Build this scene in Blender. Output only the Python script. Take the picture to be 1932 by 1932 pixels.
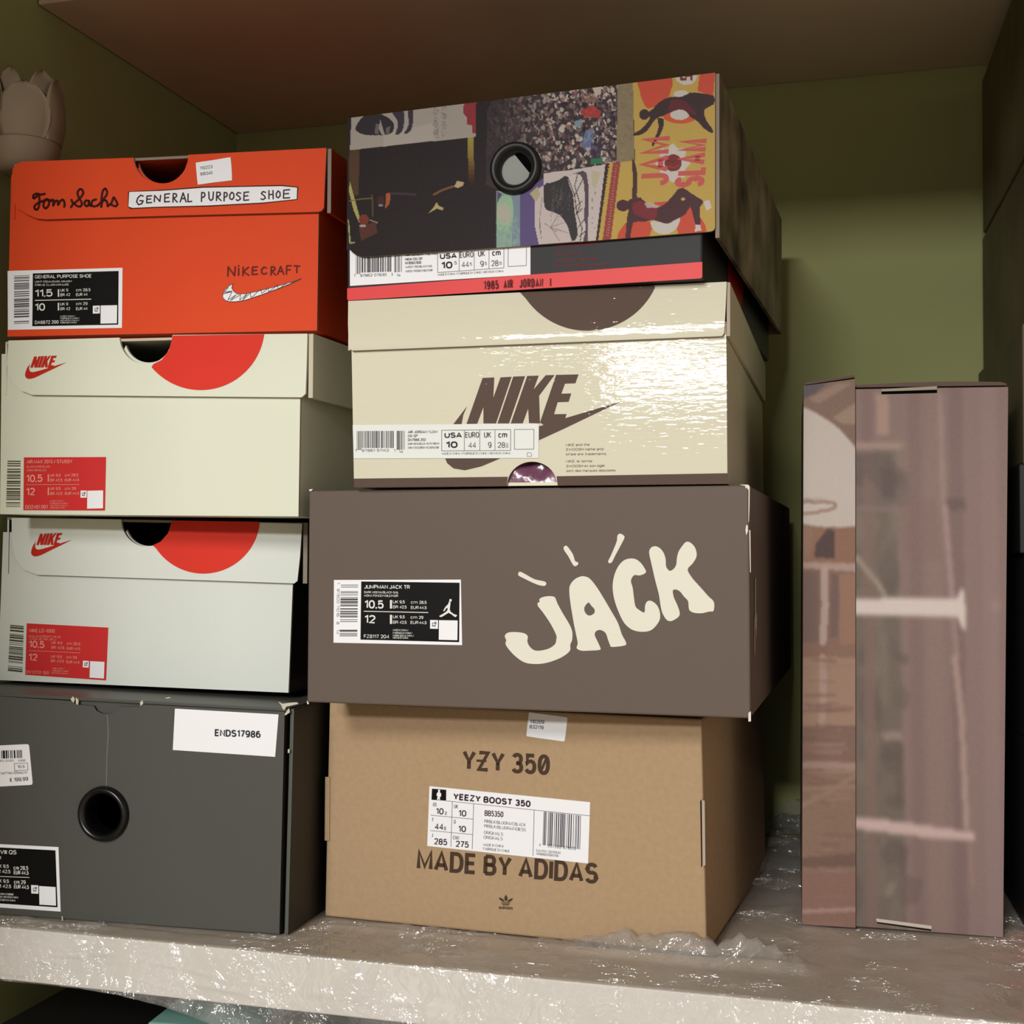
import bpy, bmesh, math, random
import numpy as np
from mathutils import Vector, Matrix
from mathutils.geometry import tessellate_polygon

for o in list(bpy.data.objects):
    bpy.data.objects.remove(o, do_unlink=True)
S = bpy.context.scene
COL = S.collection
R = math.radians
random.seed(7)
rng = np.random.default_rng(7)

# ------------------------------------------------------------------ camera, world, light
CAM = Vector((0.0, 0.0, 1.45))
FPX = 2493.54
YAW, PITCH, ROLL = R(16.0), R(1.895), R(0.262)
def rz(v, a):
    c, s = math.cos(a), math.sin(a)
    return Vector((c*v[0]-s*v[1], s*v[0]+c*v[1], v[2]))
up0 = Vector((0, -math.sin(PITCH), math.cos(PITCH)))
right0 = Vector((1, 0, 0))
fwd0 = Vector((0, math.cos(PITCH), math.sin(PITCH)))
c_, s_ = math.cos(ROLL), math.sin(ROLL)
RIGHT = rz(c_*right0 + s_*up0, YAW)
UP = rz(-s_*right0 + c_*up0, YAW)
FWD = rz(fwd0, YAW)
cd = bpy.data.cameras.new('camera'); cam = bpy.data.objects.new('camera', cd); COL.objects.link(cam)
cd.sensor_fit = 'HORIZONTAL'; cd.sensor_width = 36.0; cd.lens = 36.0*FPX/1932.0
cd.clip_start = 0.01; cd.clip_end = 50
M = Matrix.Identity(4)
for i in range(3):
    M[i][0] = RIGHT[i]; M[i][1] = UP[i]; M[i][2] = -FWD[i]; M[i][3] = CAM[i]
cam.matrix_world = M
S.camera = cam

W = bpy.data.worlds.new('world'); S.world = W; W.use_nodes = True
W.node_tree.nodes['Background'].inputs[0].default_value = (1.0, 0.90, 0.78, 1)
W.node_tree.nodes['Background'].inputs[1].default_value = 0.58

def area(name, loc, target, sx, sy, power, col):
    l = bpy.data.lights.new(name, 'AREA'); l.shape = 'RECTANGLE'; l.size = sx; l.size_y = sy
    l.energy = power; l.color = col
    o = bpy.data.objects.new(name, l); COL.objects.link(o); o.location = loc
    d = Vector(target) - Vector(loc)
    o.rotation_euler = d.to_track_quat('-Z', 'Y').to_euler()
    return o
area('ceiling_lamp_light', (-0.36, -3.2, 2.44), (-0.30, 0.8, 1.45), 0.80, 0.17, 67, (0.985, 0.99, 1.0))
area('second_lamp_light', (-0.55, -1.45, 2.45), (-0.25, 0.9, 1.5), 0.5, 0.4, 25, (0.99, 0.99, 0.98))

S.view_settings.view_transform = 'Standard'; S.view_settings.look = 'None'
S.view_settings.gamma = 1.0; S.view_settings.use_curve_mapping = False
S.view_settings.exposure = 0.0
S.cycles.max_bounces = 8; S.cycles.transparent_max_bounces = 16
S.cycles.use_denoising = True
S.cycles.caustics_reflective = False; S.cycles.caustics_refractive = False

# ------------------------------------------------------------------ helpers
SHZ = 1.201            # shelf top
def lin(c):
    c = c/255.0
    return c/12.92 if c <= 0.04045 else ((c+0.055)/1.055)**2.4
def rgb(r, g, b): return (lin(r), lin(g), lin(b), 1.0)

MATS = {}
def mat(name, col, rough=0.55, spec=0.35, bump=0.0, bscale=900.0, var=0.0):
    if name in MATS: return MATS[name]
    m = bpy.data.materials.new(name); m.use_nodes = True
    nt = m.node_tree; b = nt.nodes['Principled BSDF']
    b.inputs['Base Color'].default_value = rgb(*col)
    b.inputs['Roughness'].default_value = rough
    b.inputs['Specular IOR Level'].default_value = spec
    if bump > 0 or var > 0:
        tc = nt.nodes.new('ShaderNodeTexCoord')
        nz = nt.nodes.new('ShaderNodeTexNoise'); nz.inputs['Scale'].default_value = bscale; nz.inputs['Detail'].default_value = 3
        nt.links.new(tc.outputs['Object'], nz.inputs['Vector'])
        if bump > 0:
            bp = nt.nodes.new('ShaderNodeBump'); bp.inputs['Strength'].default_value = 1.0; bp.inputs['Distance'].default_value = bump
            nt.links.new(nz.outputs['Fac'], bp.inputs['Height']); nt.links.new(bp.outputs['Normal'], b.inputs['Normal'])
        if var > 0:
            rp = nt.nodes.new('ShaderNodeValToRGB')
            c = rgb(*col)
            rp.color_ramp.elements[0].position = 0.3; rp.color_ramp.elements[1].position = 0.7
            rp.color_ramp.elements[0].color = tuple(x*(1-var) for x in c[:3])+(1,)
            rp.color_ramp.elements[1].color = tuple(min(1, x*(1+var)) for x in c[:3])+(1,)
            nt.links.new(nz.outputs['Fac'], rp.inputs['Fac']); nt.links.new(rp.outputs['Color'], b.inputs['Base Color'])
    MATS[name] = m
    return m

def glossy_mat(name, col, lid=False):
    """coated cardboard of the cream box: crinkled lamination over a slightly bowed panel"""
    if name in MATS: return MATS[name]
    m = bpy.data.materials.new(name); m.use_nodes = True
    nt = m.node_tree; b = nt.nodes['Principled BSDF']
    b.inputs['Base Color'].default_value = rgb(*col)
    b.inputs['Roughness'].default_value = 0.028; b.inputs['Specular IOR Level'].default_value = 0.18
    tc = nt.nodes.new('ShaderNodeTexCoord')
    mp = nt.nodes.new('ShaderNodeMapping'); mp.inputs['Scale'].default_value = (110, 110, 420)
    nt.links.new(tc.outputs['Object'], mp.inputs['Vector'])
    nz = nt.nodes.new('ShaderNodeTexNoise'); nz.inputs['Scale'].default_value = 1.0; nz.inputs['Detail'].default_value = 2.0
    nt.links.new(mp.outputs['Vector'], nz.inputs['Vector'])
    sx = nt.nodes.new('ShaderNodeSeparateXYZ'); nt.links.new(tc.outputs['Object'], sx.inputs['Vector'])
    # bow: h = -k1*z + k2*z^2  (z measured from the base of the box)
    def mth(op, a, bb):
        n = nt.nodes.new('ShaderNodeMath'); n.operation = op
        for i, v in enumerate((a, bb)):
            if isinstance(v, (int, float)): n.inputs[i].default_value = v
            else: nt.links.new(v, n.inputs[i])
        return n.outputs[0]
    z = sx.outputs['Z']
    zc = mth('SUBTRACT', z, BOW[0])
    h = mth('ADD', mth('MULTIPLY', zc, -BOW[1]), mth('MULTIPLY', mth('MULTIPLY', zc, zc), -BOW[2]))
    if lid:      # flap leans forward a little and flares out along its lower rim
        h = mth('ADD', mth('MULTIPLY', zc, 0.055), mth('MULTIPLY', mth('EXPONENT', mth('MULTIPLY', mth('SUBTRACT', z, LIDRIM), -320.0), 0.0), 0.0005))
    h = mth('ADD', h, mth('MULTIPLY', nz.outputs['Fac'], BOW[3]))
    bp = nt.nodes.new('ShaderNodeBump'); bp.inputs['Strength'].default_value = 1.0; bp.inputs['Distance'].default_value = 1.0
    nt.links.new(h, bp.inputs['Height']); nt.links.new(bp.outputs['Normal'], b.inputs['Normal'])
    MATS[name] = m
    return m
LIDRIM = 0.0925
BOW = (0.060, 0.035, 0.25, 0.00013)

def print_mat(name, rough=0.5, spec=0.35):
    if name in MATS: return MATS[name]
    m = bpy.data.materials.new(name); m.use_nodes = True
    nt = m.node_tree; b = nt.nodes['Principled BSDF']
    a = nt.nodes.new('ShaderNodeAttribute'); a.attribute_name = 'ink'
    nt.links.new(a.outputs['Color'], b.inputs['Base Color'])
    b.inputs['Roughness'].default_value = rough; b.inputs['Specular IOR Level'].default_value = spec
    MATS[name] = m
    return m

class Frame:
    """local frame of a box: x along its front, y into depth, z up; pixels are put onto its real front plane"""
    def __init__(s, x, y, z, yaw):
        s.loc = Vector((x, y, z)); s.yaw = yaw
        s.o = rz(CAM - s.loc, -yaw)
    def px(s, p, d=0.0):
        ray = FWD*FPX + RIGHT*(p[0]-966.0) - UP*(p[1]-966.0)
        r = rz(ray, -s.yaw)
        t = (d - s.o[1])/r[1]
        return (s.o[0]+t*r[0], s.o[2]+t*r[2])

def world_at(p, y):
    ray = FWD*FPX + RIGHT*(p[0]-966.0) - UP*(p[1]-966.0)
    t = (y-CAM.y)/ray.y
    return CAM + ray*t

class MB:
    def __init__(s): s.v = []; s.f = []; s.m = []; s.mats = []
    def mi(s, m):
        if m not in s.mats: s.mats.append(m)
        return s.mats.index(m)
    def quadv(s, pts, m):
        n = len(s.v); s.v += [tuple(p) for p in pts]; s.f.append(tuple(range(n, n+len(pts)))); s.m.append(s.mi(m))
    def hexa(s, f4, b4, m, mfront=None):
        """f4, b4: front and back quads (bl, br, tr, tl)"""
        n = len(s.v); s.v += [tuple(p) for p in f4] + [tuple(p) for p in b4]
        k = s.mi(m); kf = k if mfront is None else s.mi(mfront)
        for q, kk in (((0,1,2,3), kf), ((5,4,7,6), k), ((4,0,3,7), k), ((1,5,6,2), k), ((3,2,6,7), k), ((4,5,1,0), k)):
            s.f.append(tuple(n+i for i in q)); s.m.append(kk)
    def box(s, x0, x1, y0, y1, z0, z1, m, mfront=None):
        s.hexa([(x0,y0,z0),(x1,y0,z0),(x1,y0,z1),(x0,y0,z1)], [(x0,y1,z0),(x1,y1,z0),(x1,y1,z1),(x0,y1,z1)], m, mfront)
    def flat(s, pts, y, m, holes=()):
        """pts: local (x,z) outline, laid at depth y"""
        loops = [pts] + list(holes)
        tri = tessellate_polygon([[Vector((p[0], p[1], 0)) for p in l] for l in loops])
        al = [p for l in loops for p in l]
        n = len(s.v); s.v += [(p[0], y, p[1]) for p in al]; k = s.mi(m)
        for t in tri: s.f.append((n+t[0], n+t[1], n+t[2])); s.m.append(k)
    def prism(s, pts, y0, y1, m, medge=None, holes=()):
        s.flat(pts, y0, m, holes); s.flat(pts, y1, medge or m, holes)
        k = s.mi(medge or m)
        for l in [pts]+list(holes):
            n = len(s.v); c = len(l)
            s.v += [(p[0], y0, p[1]) for p in l] + [(p[0], y1, p[1]) for p in l]
            for i in range(c):
                j = (i+1) % c
                s.f.append((n+i, n+j, n+c+j, n+c+i)); s.m.append(k)
    def lathe_y(s, cx, cz, prof, m, n=48):
        """prof: list of (radius, y) revolved about an axis along y"""
        b = len(s.v); k = s.mi(m); q = len(prof)
        for i in range(n):
            a = 2*math.pi*i/n
            for r, y in prof: s.v.append((cx+r*math.cos(a), y, cz+r*math.sin(a)))
        for i in range(n):
            j = (i+1) % n
            for t in range(q-1):
                s.f.append((b+i*q+t, b+j*q+t, b+j*q+t+1, b+i*q+t+1)); s.m.append(k)
    def build(s, name, parent=None, loc=None, smooth=False, bevel=0.0):
        me = bpy.data.meshes.new(name); me.from_pydata(s.v, [], s.f)
        for m in s.mats: me.materials.append(m)
        me.polygons.foreach_set('material_index', s.m)
        if smooth: me.polygons.foreach_set('use_smooth', [True]*len(me.polygons))
        me.update()
        o = bpy.data.objects.new(name, me); COL.objects.link(o)
        if parent is not None: o.parent = parent
        if loc is not None: o.location = loc
        if bevel > 0:
            bv = o.modifiers.new('bevel', 'BEVEL'); bv.width = bevel; bv.segments = 2; bv.limit_method = 'ANGLE'
        return o

def tag(o, label, cat, group=None, kind=None):
    o['label'] = label; o['category'] = cat
    if group: o['group'] = group
    if kind: o['kind'] = kind
def struct(o): o['kind'] = 'structure'; return o
def thing(name, fr, label, cat, group=None):
    o = bpy.data.objects.new(name, None); COL.objects.link(o); o.empty_display_size = 0.05
    o.location = fr.loc; o.rotation_euler = (0, 0, fr.yaw)
    tag(o, label, cat, group)
    return o

# --- lettering: a plain grotesque alphabet drawn as strokes of even weight
def _E(cx, cy, rx, ry, a0, a1, n=9, p=2.35):
    o = []
    for i in range(n+1):
        a = R(a0+(a1-a0)*i/n); c, s = math.cos(a), math.sin(a)
        o.append((cx+rx*math.copysign(abs(c)**(2/p), c), cy+ry*math.copysign(abs(s)**(2/p), s)))
    return o
_O = _E(.5, .5, .5, .5, 0, 360, 24)
_s = lambda h: [E_ for E_ in _E(.5, .76*h, .46, .24*h, 20, 180, 6)]+_E(.5, .76*h, .46, .24*h, 180, 262, 4)+_E(.5, .27*h, .5, .27*h, 82, 0, 4)+_E(.5, .27*h, .5, .27*h, 0, -160, 8)
XH = .74
GL = {
'A': (.68, [[(0,0),(.5,1),(1,0)], [(.16,.28),(.84,.28)]]), 'B': (.58, [[(0,0),(0,1)], [(0,1)]+_E(.5,.76,.42,.24,90,-90)+[(0,.52)], [(0,.52)]+_E(.52,.26,.48,.26,90,-90)+[(0,0)]]),
'C': (.64, [_E(.5,.5,.5,.5,42,318,16)]), 'D': (.62, [[(0,0),(0,1)]+_E(.42,.5,.58,.5,90,-90,12)+[(0,0)]]), 'E': (.52, [[(1,1),(0,1),(0,0),(1,0)], [(0,.52),(.9,.52)]]),
'F': (.5, [[(1,1),(0,1),(0,0)], [(0,.5),(.88,.5)]]), 'G': (.66, [_E(.5,.5,.5,.5,42,345,16)+[(1,.46),(.55,.46)]]), 'H': (.62, [[(0,0),(0,1)], [(1,0),(1,1)], [(0,.52),(1,.52)]]),
'I': (0, [[(0,0),(0,1)]]), 'J': (.46, [[(1,1)]+_E(.5,.3,.5,.3,0,-170,8)]), 'K': (.6, [[(0,0),(0,1)], [(.98,1),(.03,.42)], [(.3,.6),(1,0)]]), 'L': (.48, [[(0,1),(0,0),(1,0)]]),
'M': (.76, [[(0,0),(0,1),(.5,.12),(1,1),(1,0)]]), 'N': (.62, [[(0,0),(0,1),(1,0),(1,1)]]), 'O': (.68, [_O]), 'P': (.56, [[(0,0),(0,1)]+_E(.5,.74,.5,.26,90,-90)+[(0,.48)]]),
'Q': (.68, [_O, [(.6,.25),(1,-.05)]]), 'R': (.6, [[(0,0),(0,1)]+_E(.5,.74,.46,.26,90,-90)+[(0,.48)], [(.52,.48),(1,0)]]), 'S': (.58, [_s(1)]), 'T': (.58, [[(0,1),(1,1)], [(.5,1),(.5,0)]]),
'U': (.62, [[(0,1)]+_E(.5,.36,.5,.36,180,360,12)+[(1,1)]]), 'V': (.66, [[(0,1),(.5,0),(1,1)]]), 'W': (.95, [[(0,1),(.25,0),(.5,.9),(.75,0),(1,1)]]), 'X': (.64, [[(0,1),(1,0)], [(0,0),(1,1)]]),
'Y': (.64, [[(0,1),(.5,.45),(1,1)], [(.5,.45),(.5,0)]]), 'Z': (.56, [[(0,1),(1,1),(0,0),(1,0)]]),
'0': (.54, [_O]), '1': (.26, [[(0,.78),(1,1),(1,0)]]), '2': (.52, [_E(.5,.72,.5,.28,165,-28,9)+[(0,0),(1,0)]]), '3': (.52, [_E(.48,.75,.45,.25,160,-90,9)+[(.36,.5)], [(.36,.5),(.48,.5)]+_E(.5,.25,.5,.25,90,-160,9)]),
'4': (.56, [[(.78,0),(.78,1),(0,.26),(1,.26)]]), '5': (.52, [[(.92,1),(.12,1),(.04,.5)]+_E(.48,.33,.52,.33,140,-155,10)]), '6': (.54, [_E(.5,.32,.5,.32,0,360,16), _E(.5,.5,.5,.5,50,205,9)]),
'7': (.5, [[(0,1),(1,1),(.35,0)]]), '8': (.54, [_E(.5,.75,.42,.25,0,360,16), _E(.5,.26,.5,.26,0,360,16)]), '9': (.54, [_E(.5,.68,.5,.32,0,360,16), _E(.5,.5,.5,.5,230,385,9)]),
'.': (0, [[(0,0),(0,.01)]]), ',': (.04, [[(1,.02),(0,-.16)]]), '-': (.26, [[(0,.38),(1,.38)]]), '/': (.3, [[(0,-.05),(1,1.05)]]), '€': (.6, [_E(.58,.5,.42,.5,45,315,12), [(0,.6),(.8,.6)], [(0,.42),(.74,.42)]]),
'a': (.46, [_E(.5,.56,.46,.18,160,0,6)+[(.98,0)], _E(.48,.2,.48,.2,0,360,14)]), 'c': (.46, [_E(.5,XH/2,.5,XH/2,42,318,12)]), 'd': (.5, [_E(.48,XH/2,.48,XH/2,0,360,16), [(1,0),(1,1)]]), 'b': (.5, [_E(.52,XH/2,.48,XH/2,0,360,16), [(0,0),(0,1)]]),
'e': (.5, [[(0,.38),(1,.38)]+_E(.5,XH/2,.5,XH/2,0,312,14)]), 'f': (.26, [[(.4,0),(.4,.8),(.6,1),(1,1)], [(0,XH),(.9,XH)]]), 'g': (.5, [_E(.48,XH/2,.48,XH/2,0,360,16), [(1,XH),(1,-.1)]+_E(.5,-.08,.5,.18,0,-150,6)]),
'h': (.46, [[(0,0),(0,1)], [(0,.42)]+_E(.5,.44,.5,.3,180,0,8)+[(1,0)]]), 'i': (0, [[(0,0),(0,XH)], [(0,.95),(0,1)]]), 'k': (.46, [[(0,0),(0,1)], [(1,XH),(.04,.28)], [(.35,.42),(1,0)]]), 'l': (0, [[(0,0),(0,1)]]),
'm': (.8, [[(0,0),(0,XH)], [(0,.5)]+_E(.25,.48,.25,.26,180,0,7)+[(.5,0)], [(.5,.5)]+_E(.75,.48,.25,.26,180,0,7)+[(1,0)]]), 'n': (.46, [[(0,0),(0,XH)], [(0,.42)]+_E(.5,.44,.5,.3,180,0,8)+[(1,0)]]),
'o': (.5, [_E(.5,XH/2,.5,XH/2,0,360,18)]), 'p': (.5, [_E(.52,XH/2,.48,XH/2,0,360,16), [(0,XH),(0,-.26)]]), 'q': (.5, [_E(.48,XH/2,.48,XH/2,0,360,16), [(1,XH),(1,-.26)]]), 'r': (.28, [[(0,0),(0,XH)], [(0,.45)]+_E(.7,.44,.7,.3,180,80,5)]),
's': (.42, [_s(XH)]), 't': (.28, [[(.4,.95),(.4,.12),(.6,0),(1,0)], [(0,XH),(1,XH)]]), 'u': (.46, [[(0,XH)]+_E(.5,.3,.5,.3,180,360,10)+[(1,XH)], [(1,.3),(1,0)]]), 'v': (.46, [[(0,XH),(.5,0),(1,XH)]]), 'y': (.46, [[(0,XH),(.5,0)], [(1,XH),(.35,-.26)]]), 'x': (.46, [[(0,XH),(1,0)], [(0,0),(1,XH)]]),
}
def ribbon(pts, w):
    """quads of an even stroke along pts, mitred"""
    cl = math.hypot(pts[0][0]-pts[-1][0], pts[0][1]-pts[-1][1]) < 1e-6 and len(pts) > 3
    if cl: pts = pts[:-1]
    n = len(pts); L, Q = [], []
    for i in range(n):
        a = pts[i-1] if (cl or i > 0) else None; b = pts[i]; c = pts[(i+1) % n] if (cl or i < n-1) else None
        d1 = d2 = None
        if a is not None: l = math.hypot(b[0]-a[0], b[1]-a[1]) or 1e-9; d1 = ((b[0]-a[0])/l, (b[1]-a[1])/l)
        if c is not None: l = math.hypot(c[0]-b[0], c[1]-b[1]) or 1e-9; d2 = ((c[0]-b[0])/l, (c[1]-b[1])/l)
        d1 = d1 or d2; d2 = d2 or d1
        t = (d1[0]+d2[0], d1[1]+d2[1]); l = math.hypot(*t)
        if l < 1e-6: t, k = d1, 1.0
        else: t = (t[0]/l, t[1]/l); k = min(1.5, 1/max(1e-3, abs(t[0]*d1[0]+t[1]*d1[1])))
        L.append((b[0]-t[1]*w/2*k, b[1]+t[0]*w/2*k)); Q.append((b[0]+t[1]*w/2*k, b[1]-t[0]*w/2*k))
    return [(L[i], L[(i+1) % n], Q[(i+1) % n], Q[i]) for i in range(n if cl else n-1)]
def text(mb, fr, s, p0, p1, cap, d, m, bold=0.0, up=None):
    s = s.replace('É', 'E')
    dx, dy = p1[0]-p0[0], p1[1]-p0[1]; Lp = math.hypot(dx, dy)
    wt = .135+bold*2.8
    if up is None: up = (0.5*dy/Lp*cap, -cap)
    gap = .075
    nat = [(.27 if c == ' ' else GL[c][0]) for c in s]
    target = Lp/cap
    fixed = wt*sum(1 for c in s if c != ' ')
    k = (target-fixed)/max(1e-6, sum(nat)+gap*(len(s)-1))
    if len(s) == 1 and nat[0] == 0: k = 1.0
    if k < .35 and len(s) > 1:
        wt = wt*max(.3, (target*.55)/fixed) if fixed > target*.55 else wt; k = (target-wt*sum(1 for c in s if c != ' '))/(sum(nat)+gap*(len(s)-1))
    n0 = mb.mi(m); x = 0.0
    for c in s:
        if c == ' ': x += (.27+gap)*k; continue
        w, st = GL[c]
        for pl in st:
            q = [(x+wt/2+p[0]*w*k, wt/2+p[1]*(1-wt)) for p in pl]
            if c == '.' or (c == 'i' and pl[0][1] > .9): q = [(q[0][0], q[0][1]-wt/2), (q[0][0], q[0][1]+wt/2)]
            for quad in ribbon(q, wt):
                n = len(mb.v)
                for (X, Y) in quad:
                    a = X/target
                    z = fr.px((p0[0]+a*dx+Y*up[0], p0[1]+a*dy+Y*up[1]), d); mb.v.append((z[0], d, z[1]))
                mb.f.append((n, n+1, n+2, n+3)); mb.m.append(n0)
        x += w*k+wt+gap*k

def crop(ox, oy, s):
    def g(*pts):
        r = [(ox+p[0]/s, oy+p[1]/s) for p in pts]
        return r if len(r) > 1 else r[0]
    return g
def P(fr, pts, d): return [fr.px(p, d) for p in pts]
def pflat(mb, fr, pts, d, m, holes=()): mb.flat(P(fr, pts, d), d, m, [P(fr, h, d) for h in holes])
def pprism(mb, fr, pts, d0, d1, m, medge=None, holes=()): mb.prism(P(fr, pts, d0), d0, d1, m, medge, [P(fr, h, d0) for h in holes])
def stroke(mb, fr, pts, w, d, m):
    """ink line of width w pixels"""
    k = mb.mi(m)
    for a, b in zip(pts[:-1], pts[1:]):
        dx, dy = b[0]-a[0], b[1]-a[1]; L = math.hypot(dx, dy) or 1e-6
        nx, ny = -dy/L*w/2, dx/L*w/2
        pflat(mb, fr, [(a[0]+nx, a[1]+ny), (b[0]+nx, b[1]+ny), (b[0]-nx, b[1]-ny), (a[0]-nx, a[1]-ny)], d, m)
    for a in pts:
        pflat(mb, fr, [(a[0]+w/2*math.cos(t*math.pi/4), a[1]+w/2*math.sin(t*math.pi/4)) for t in range(8)], d-0.000004, m)
def smooth_closed(pts, n=4):
    """Catmull-Rom through a closed outline"""
    out = []; L = len(pts)
    for i in range(L):
        p0, p1, p2, p3 = pts[i-1], pts[i], pts[(i+1) % L], pts[(i+2) % L]
        for j in range(n):
            t = j/n
            out.append(tuple(0.5*(2*p1[c]+(p2[c]-p0[c])*t+(2*p0[c]-5*p1[c]+4*p2[c]-p3[c])*t*t+(3*p1[c]-p0[c]-3*p2[c]+p3[c])*t**3) for c in (0, 1)))
    return out
def smooth_open(pts, n=4):
    q = [pts[0]]+list(pts)+[pts[-1]]; out = []
    for i in range(1, len(q)-2):
        p0, p1, p2, p3 = q[i-1], q[i], q[i+1], q[i+2]
        for j in range(n):
            t = j/n
            out.append(tuple(0.5*(2*p1[c]+(p2[c]-p0[c])*t+(2*p0[c]-5*p1[c]+4*p2[c]-p3[c])*t*t+(3*p1[c]-p0[c]-3*p2[c]+p3[c])*t**3) for c in (0, 1)))
    return out+[pts[-1]]
def lerp(a, b, t): return (a[0]+(b[0]-a[0])*t, a[1]+(b[1]-a[1])*t)
def bars(mb, fr, q, d, m, n, seed, horiz=False, gaps=()):
    """bar code inside quad q = TL, TR, BR, BL; the bars run top to bottom, or left to right if horiz"""
    rr = random.Random(seed); pos = [0.0]; t = 0.0
    w = [rr.choice((1, 1, 1, 2, 2, 3)) for _ in range(2*n-1)]; tot = float(sum(w)); acc = 0
    for i, x in enumerate(w):
        a, b = acc/tot, (acc+x)/tot; acc += x
        if i % 2: continue
        if any(g0 < (a+b)/2 < g1 for g0, g1 in gaps): continue
        if horiz: pts = [lerp(q[0], q[3], a), lerp(q[1], q[2], a), lerp(q[1], q[2], b), lerp(q[0], q[3], b)]
        else: pts = [lerp(q[0], q[1], a), lerp(q[0], q[1], b), lerp(q[3], q[2], b), lerp(q[3], q[2], a)]
        pflat(mb, fr, pts, d, m)
def rect(q, u0, u1, v0, v1):
    """sub-rectangle of pixel quad q = TL,TR,BR,BL in 0..1 coordinates"""
    f = lambda u, v: lerp(lerp(q[0], q[1], u), lerp(q[3], q[2], u), v)
    return [f(u0, v0), f(u1, v0), f(u1, v1), f(u0, v1)]
def arc(cx, cy, r, a0, a1, n=24, ry=None):
    ry = ry or r
    return [(cx+r*math.cos(R(a0+(a1-a0)*i/n)), cy-ry*math.sin(R(a0+(a1-a0)*i/n))) for i in range(n+1)]

def front_quad(fr, q, d=0.0): return P(fr, q, d)     # TL,TR,BR,BL -> local (x,z)

def solid_body(name, fr, parent, q, D, m, bevel=0.0012, y0=0.0):
    tl, tr, br, bl = [(p[0], max(p[1], 0.0)) for p in front_quad(fr, q, y0)]
    mb = MB()
    f4 = [(bl[0],y0,bl[1]),(br[0],y0,br[1]),(tr[0],y0,tr[1]),(tl[0],y0,tl[1])]
    mb.hexa(f4, [(x, D, z) for x, _, z in f4], m)
    return mb.build(name, parent, bevel=bevel)

CLAMP = 0.0
def hollow_body(name, fr, parent, q, D, m, raw, outline=None, holes=(), top=None, t=0.002, mside=None, back=True):
    """open cardboard tray: front panel cut to an outline with holes, and four more walls"""
    tl, tr, br, bl = [(p[0], max(p[1], CLAMP)) for p in front_quad(fr, q)]
    ms = mside or m
    mb = MB()
    mb.prism([(p[0], max(p[1], CLAMP)) for p in P(fr, outline, 0)] if outline else [tl, tr, br, bl], 0, t, m, raw, [P(fr, h, 0) for h in holes])
    y0, y1 = t, D
    def wall(a, b, c, e, mm):     # quad given as (x,z) bl, br, tr, tl
        mb.hexa([(p[0], y0, p[1]) for p in (a, b, c, e)], [(p[0], y1, p[1]) for p in (a, b, c, e)], mm)
    wall(bl, (bl[0]+t, bl[1]), (tl[0]+t, tl[1]), tl, ms)
    wall((br[0]-t, br[1]), br, tr, (tr[0]-t, tr[1]), ms)
    wall(bl, br, (br[0], br[1]+t), (bl[0], bl[1]+t), ms)
    if top: wall((tl[0], tl[1]-t), (tr[0], tr[1]-t), tr, tl, top)
    mb.hexa([(bl[0], D-t, bl[1]), (br[0], D-t, br[1]), (tr[0], D-t, tr[1]), (tl[0], D-t, tl[1])],
            [(bl[0], D, bl[1]), (br[0], D, br[1]), (tr[0], D, tr[1]), (tl[0], D, tl[1])], ms)
    return mb.build(name, parent)

FLAP = -0.0030      # front of a lid flap
def flap_lid(name, fr, parent, flap, tl, tr, side_bottom, D, m, raw, mside=None, holes=(), left_bottom=None, side_start=-0.0008, ov=0.0020):
    ms = mside or m
    mb = MB()
    mb.prism(P(fr, flap, FLAP), FLAP, FLAP+0.0018, m, raw, [P(fr, h, FLAP) for h in holes])
    a, b = fr.px(tl, FLAP), fr.px(tr, FLAP)
    t = 0.0018; y0, y1 = FLAP+0.0019, D+0.003
    q = [(a[0], a[1]-t), (b[0], b[1]-t), b, a]
    mb.hexa([(p[0], y0, p[1]) for p in q], [(p[0], y1, p[1]) for p in q], ms, raw)
    sb = fr.px(side_bottom, FLAP)[1]
    x0, x1 = b[0]-0.0002, b[0]+ov
    def side(x0, x1, zt, zb):
        mb.hexa([(x0, side_start, zb), (x1, side_start, zb), (x1, side_start, zt), (x0, side_start, zt)],
                [(x0, y1, zb), (x1, y1, zb), (x1, y1, zt), (x0, y1, zt)], ms, raw)
    side(x0, x1, b[1], sb)
    lb = fr.px(left_bottom, FLAP)[1] if left_bottom else sb + (a[1]-b[1])
    x0, x1 = a[0]-0.0006, a[0]+0.0008; mb.hexa([(x0, side_start, lb), (x1, side_start, lb), (x1, side_start, a[1]), (x0, side_start, a[1])], [(x0, y1, lb), (x1, y1, lb), (x1, y1, a[1]), (x0, y1, a[1])], ms, m)
    mb.hexa([(a[0], y1-0.0018, lb), (b[0], y1-0.0018, sb), (b[0], y1-0.0018, b[1]), (a[0], y1-0.0018, a[1])],
            [(a[0], y1, lb), (b[0], y1, sb), (b[0], y1, b[1]), (a[0], y1, a[1])], ms)
    return mb.build(name, parent)

def part(name, parent, fn, **kw):
    mb = MB(); fn(mb); return mb.build(name, parent, **kw)

def grommet(fr, parent, c, rpx, rin, d, m, bulge=0.004):
    x, z = fr.px(c, d); z2 = fr.px((c[0], c[1]-rpx), d)[1]; Ro = z2-z; Ri = Ro*rin/rpx
    w = Ro-Ri
    prof = [(Ro, d+0.001), (Ro, d-0.0006), (Ro-0.12*w, d-bulge*0.75), (Ro-0.4*w, d-bulge), (Ro-0.72*w, d-bulge*0.75), (Ri+0.04*w, d-bulge*0.2), (Ri, d+0.004), (Ri, d+0.012)]
    mb = MB(); mb.lathe_y(x, z, prof, m)
    return mb.build('grommet', parent, smooth=True)

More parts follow.
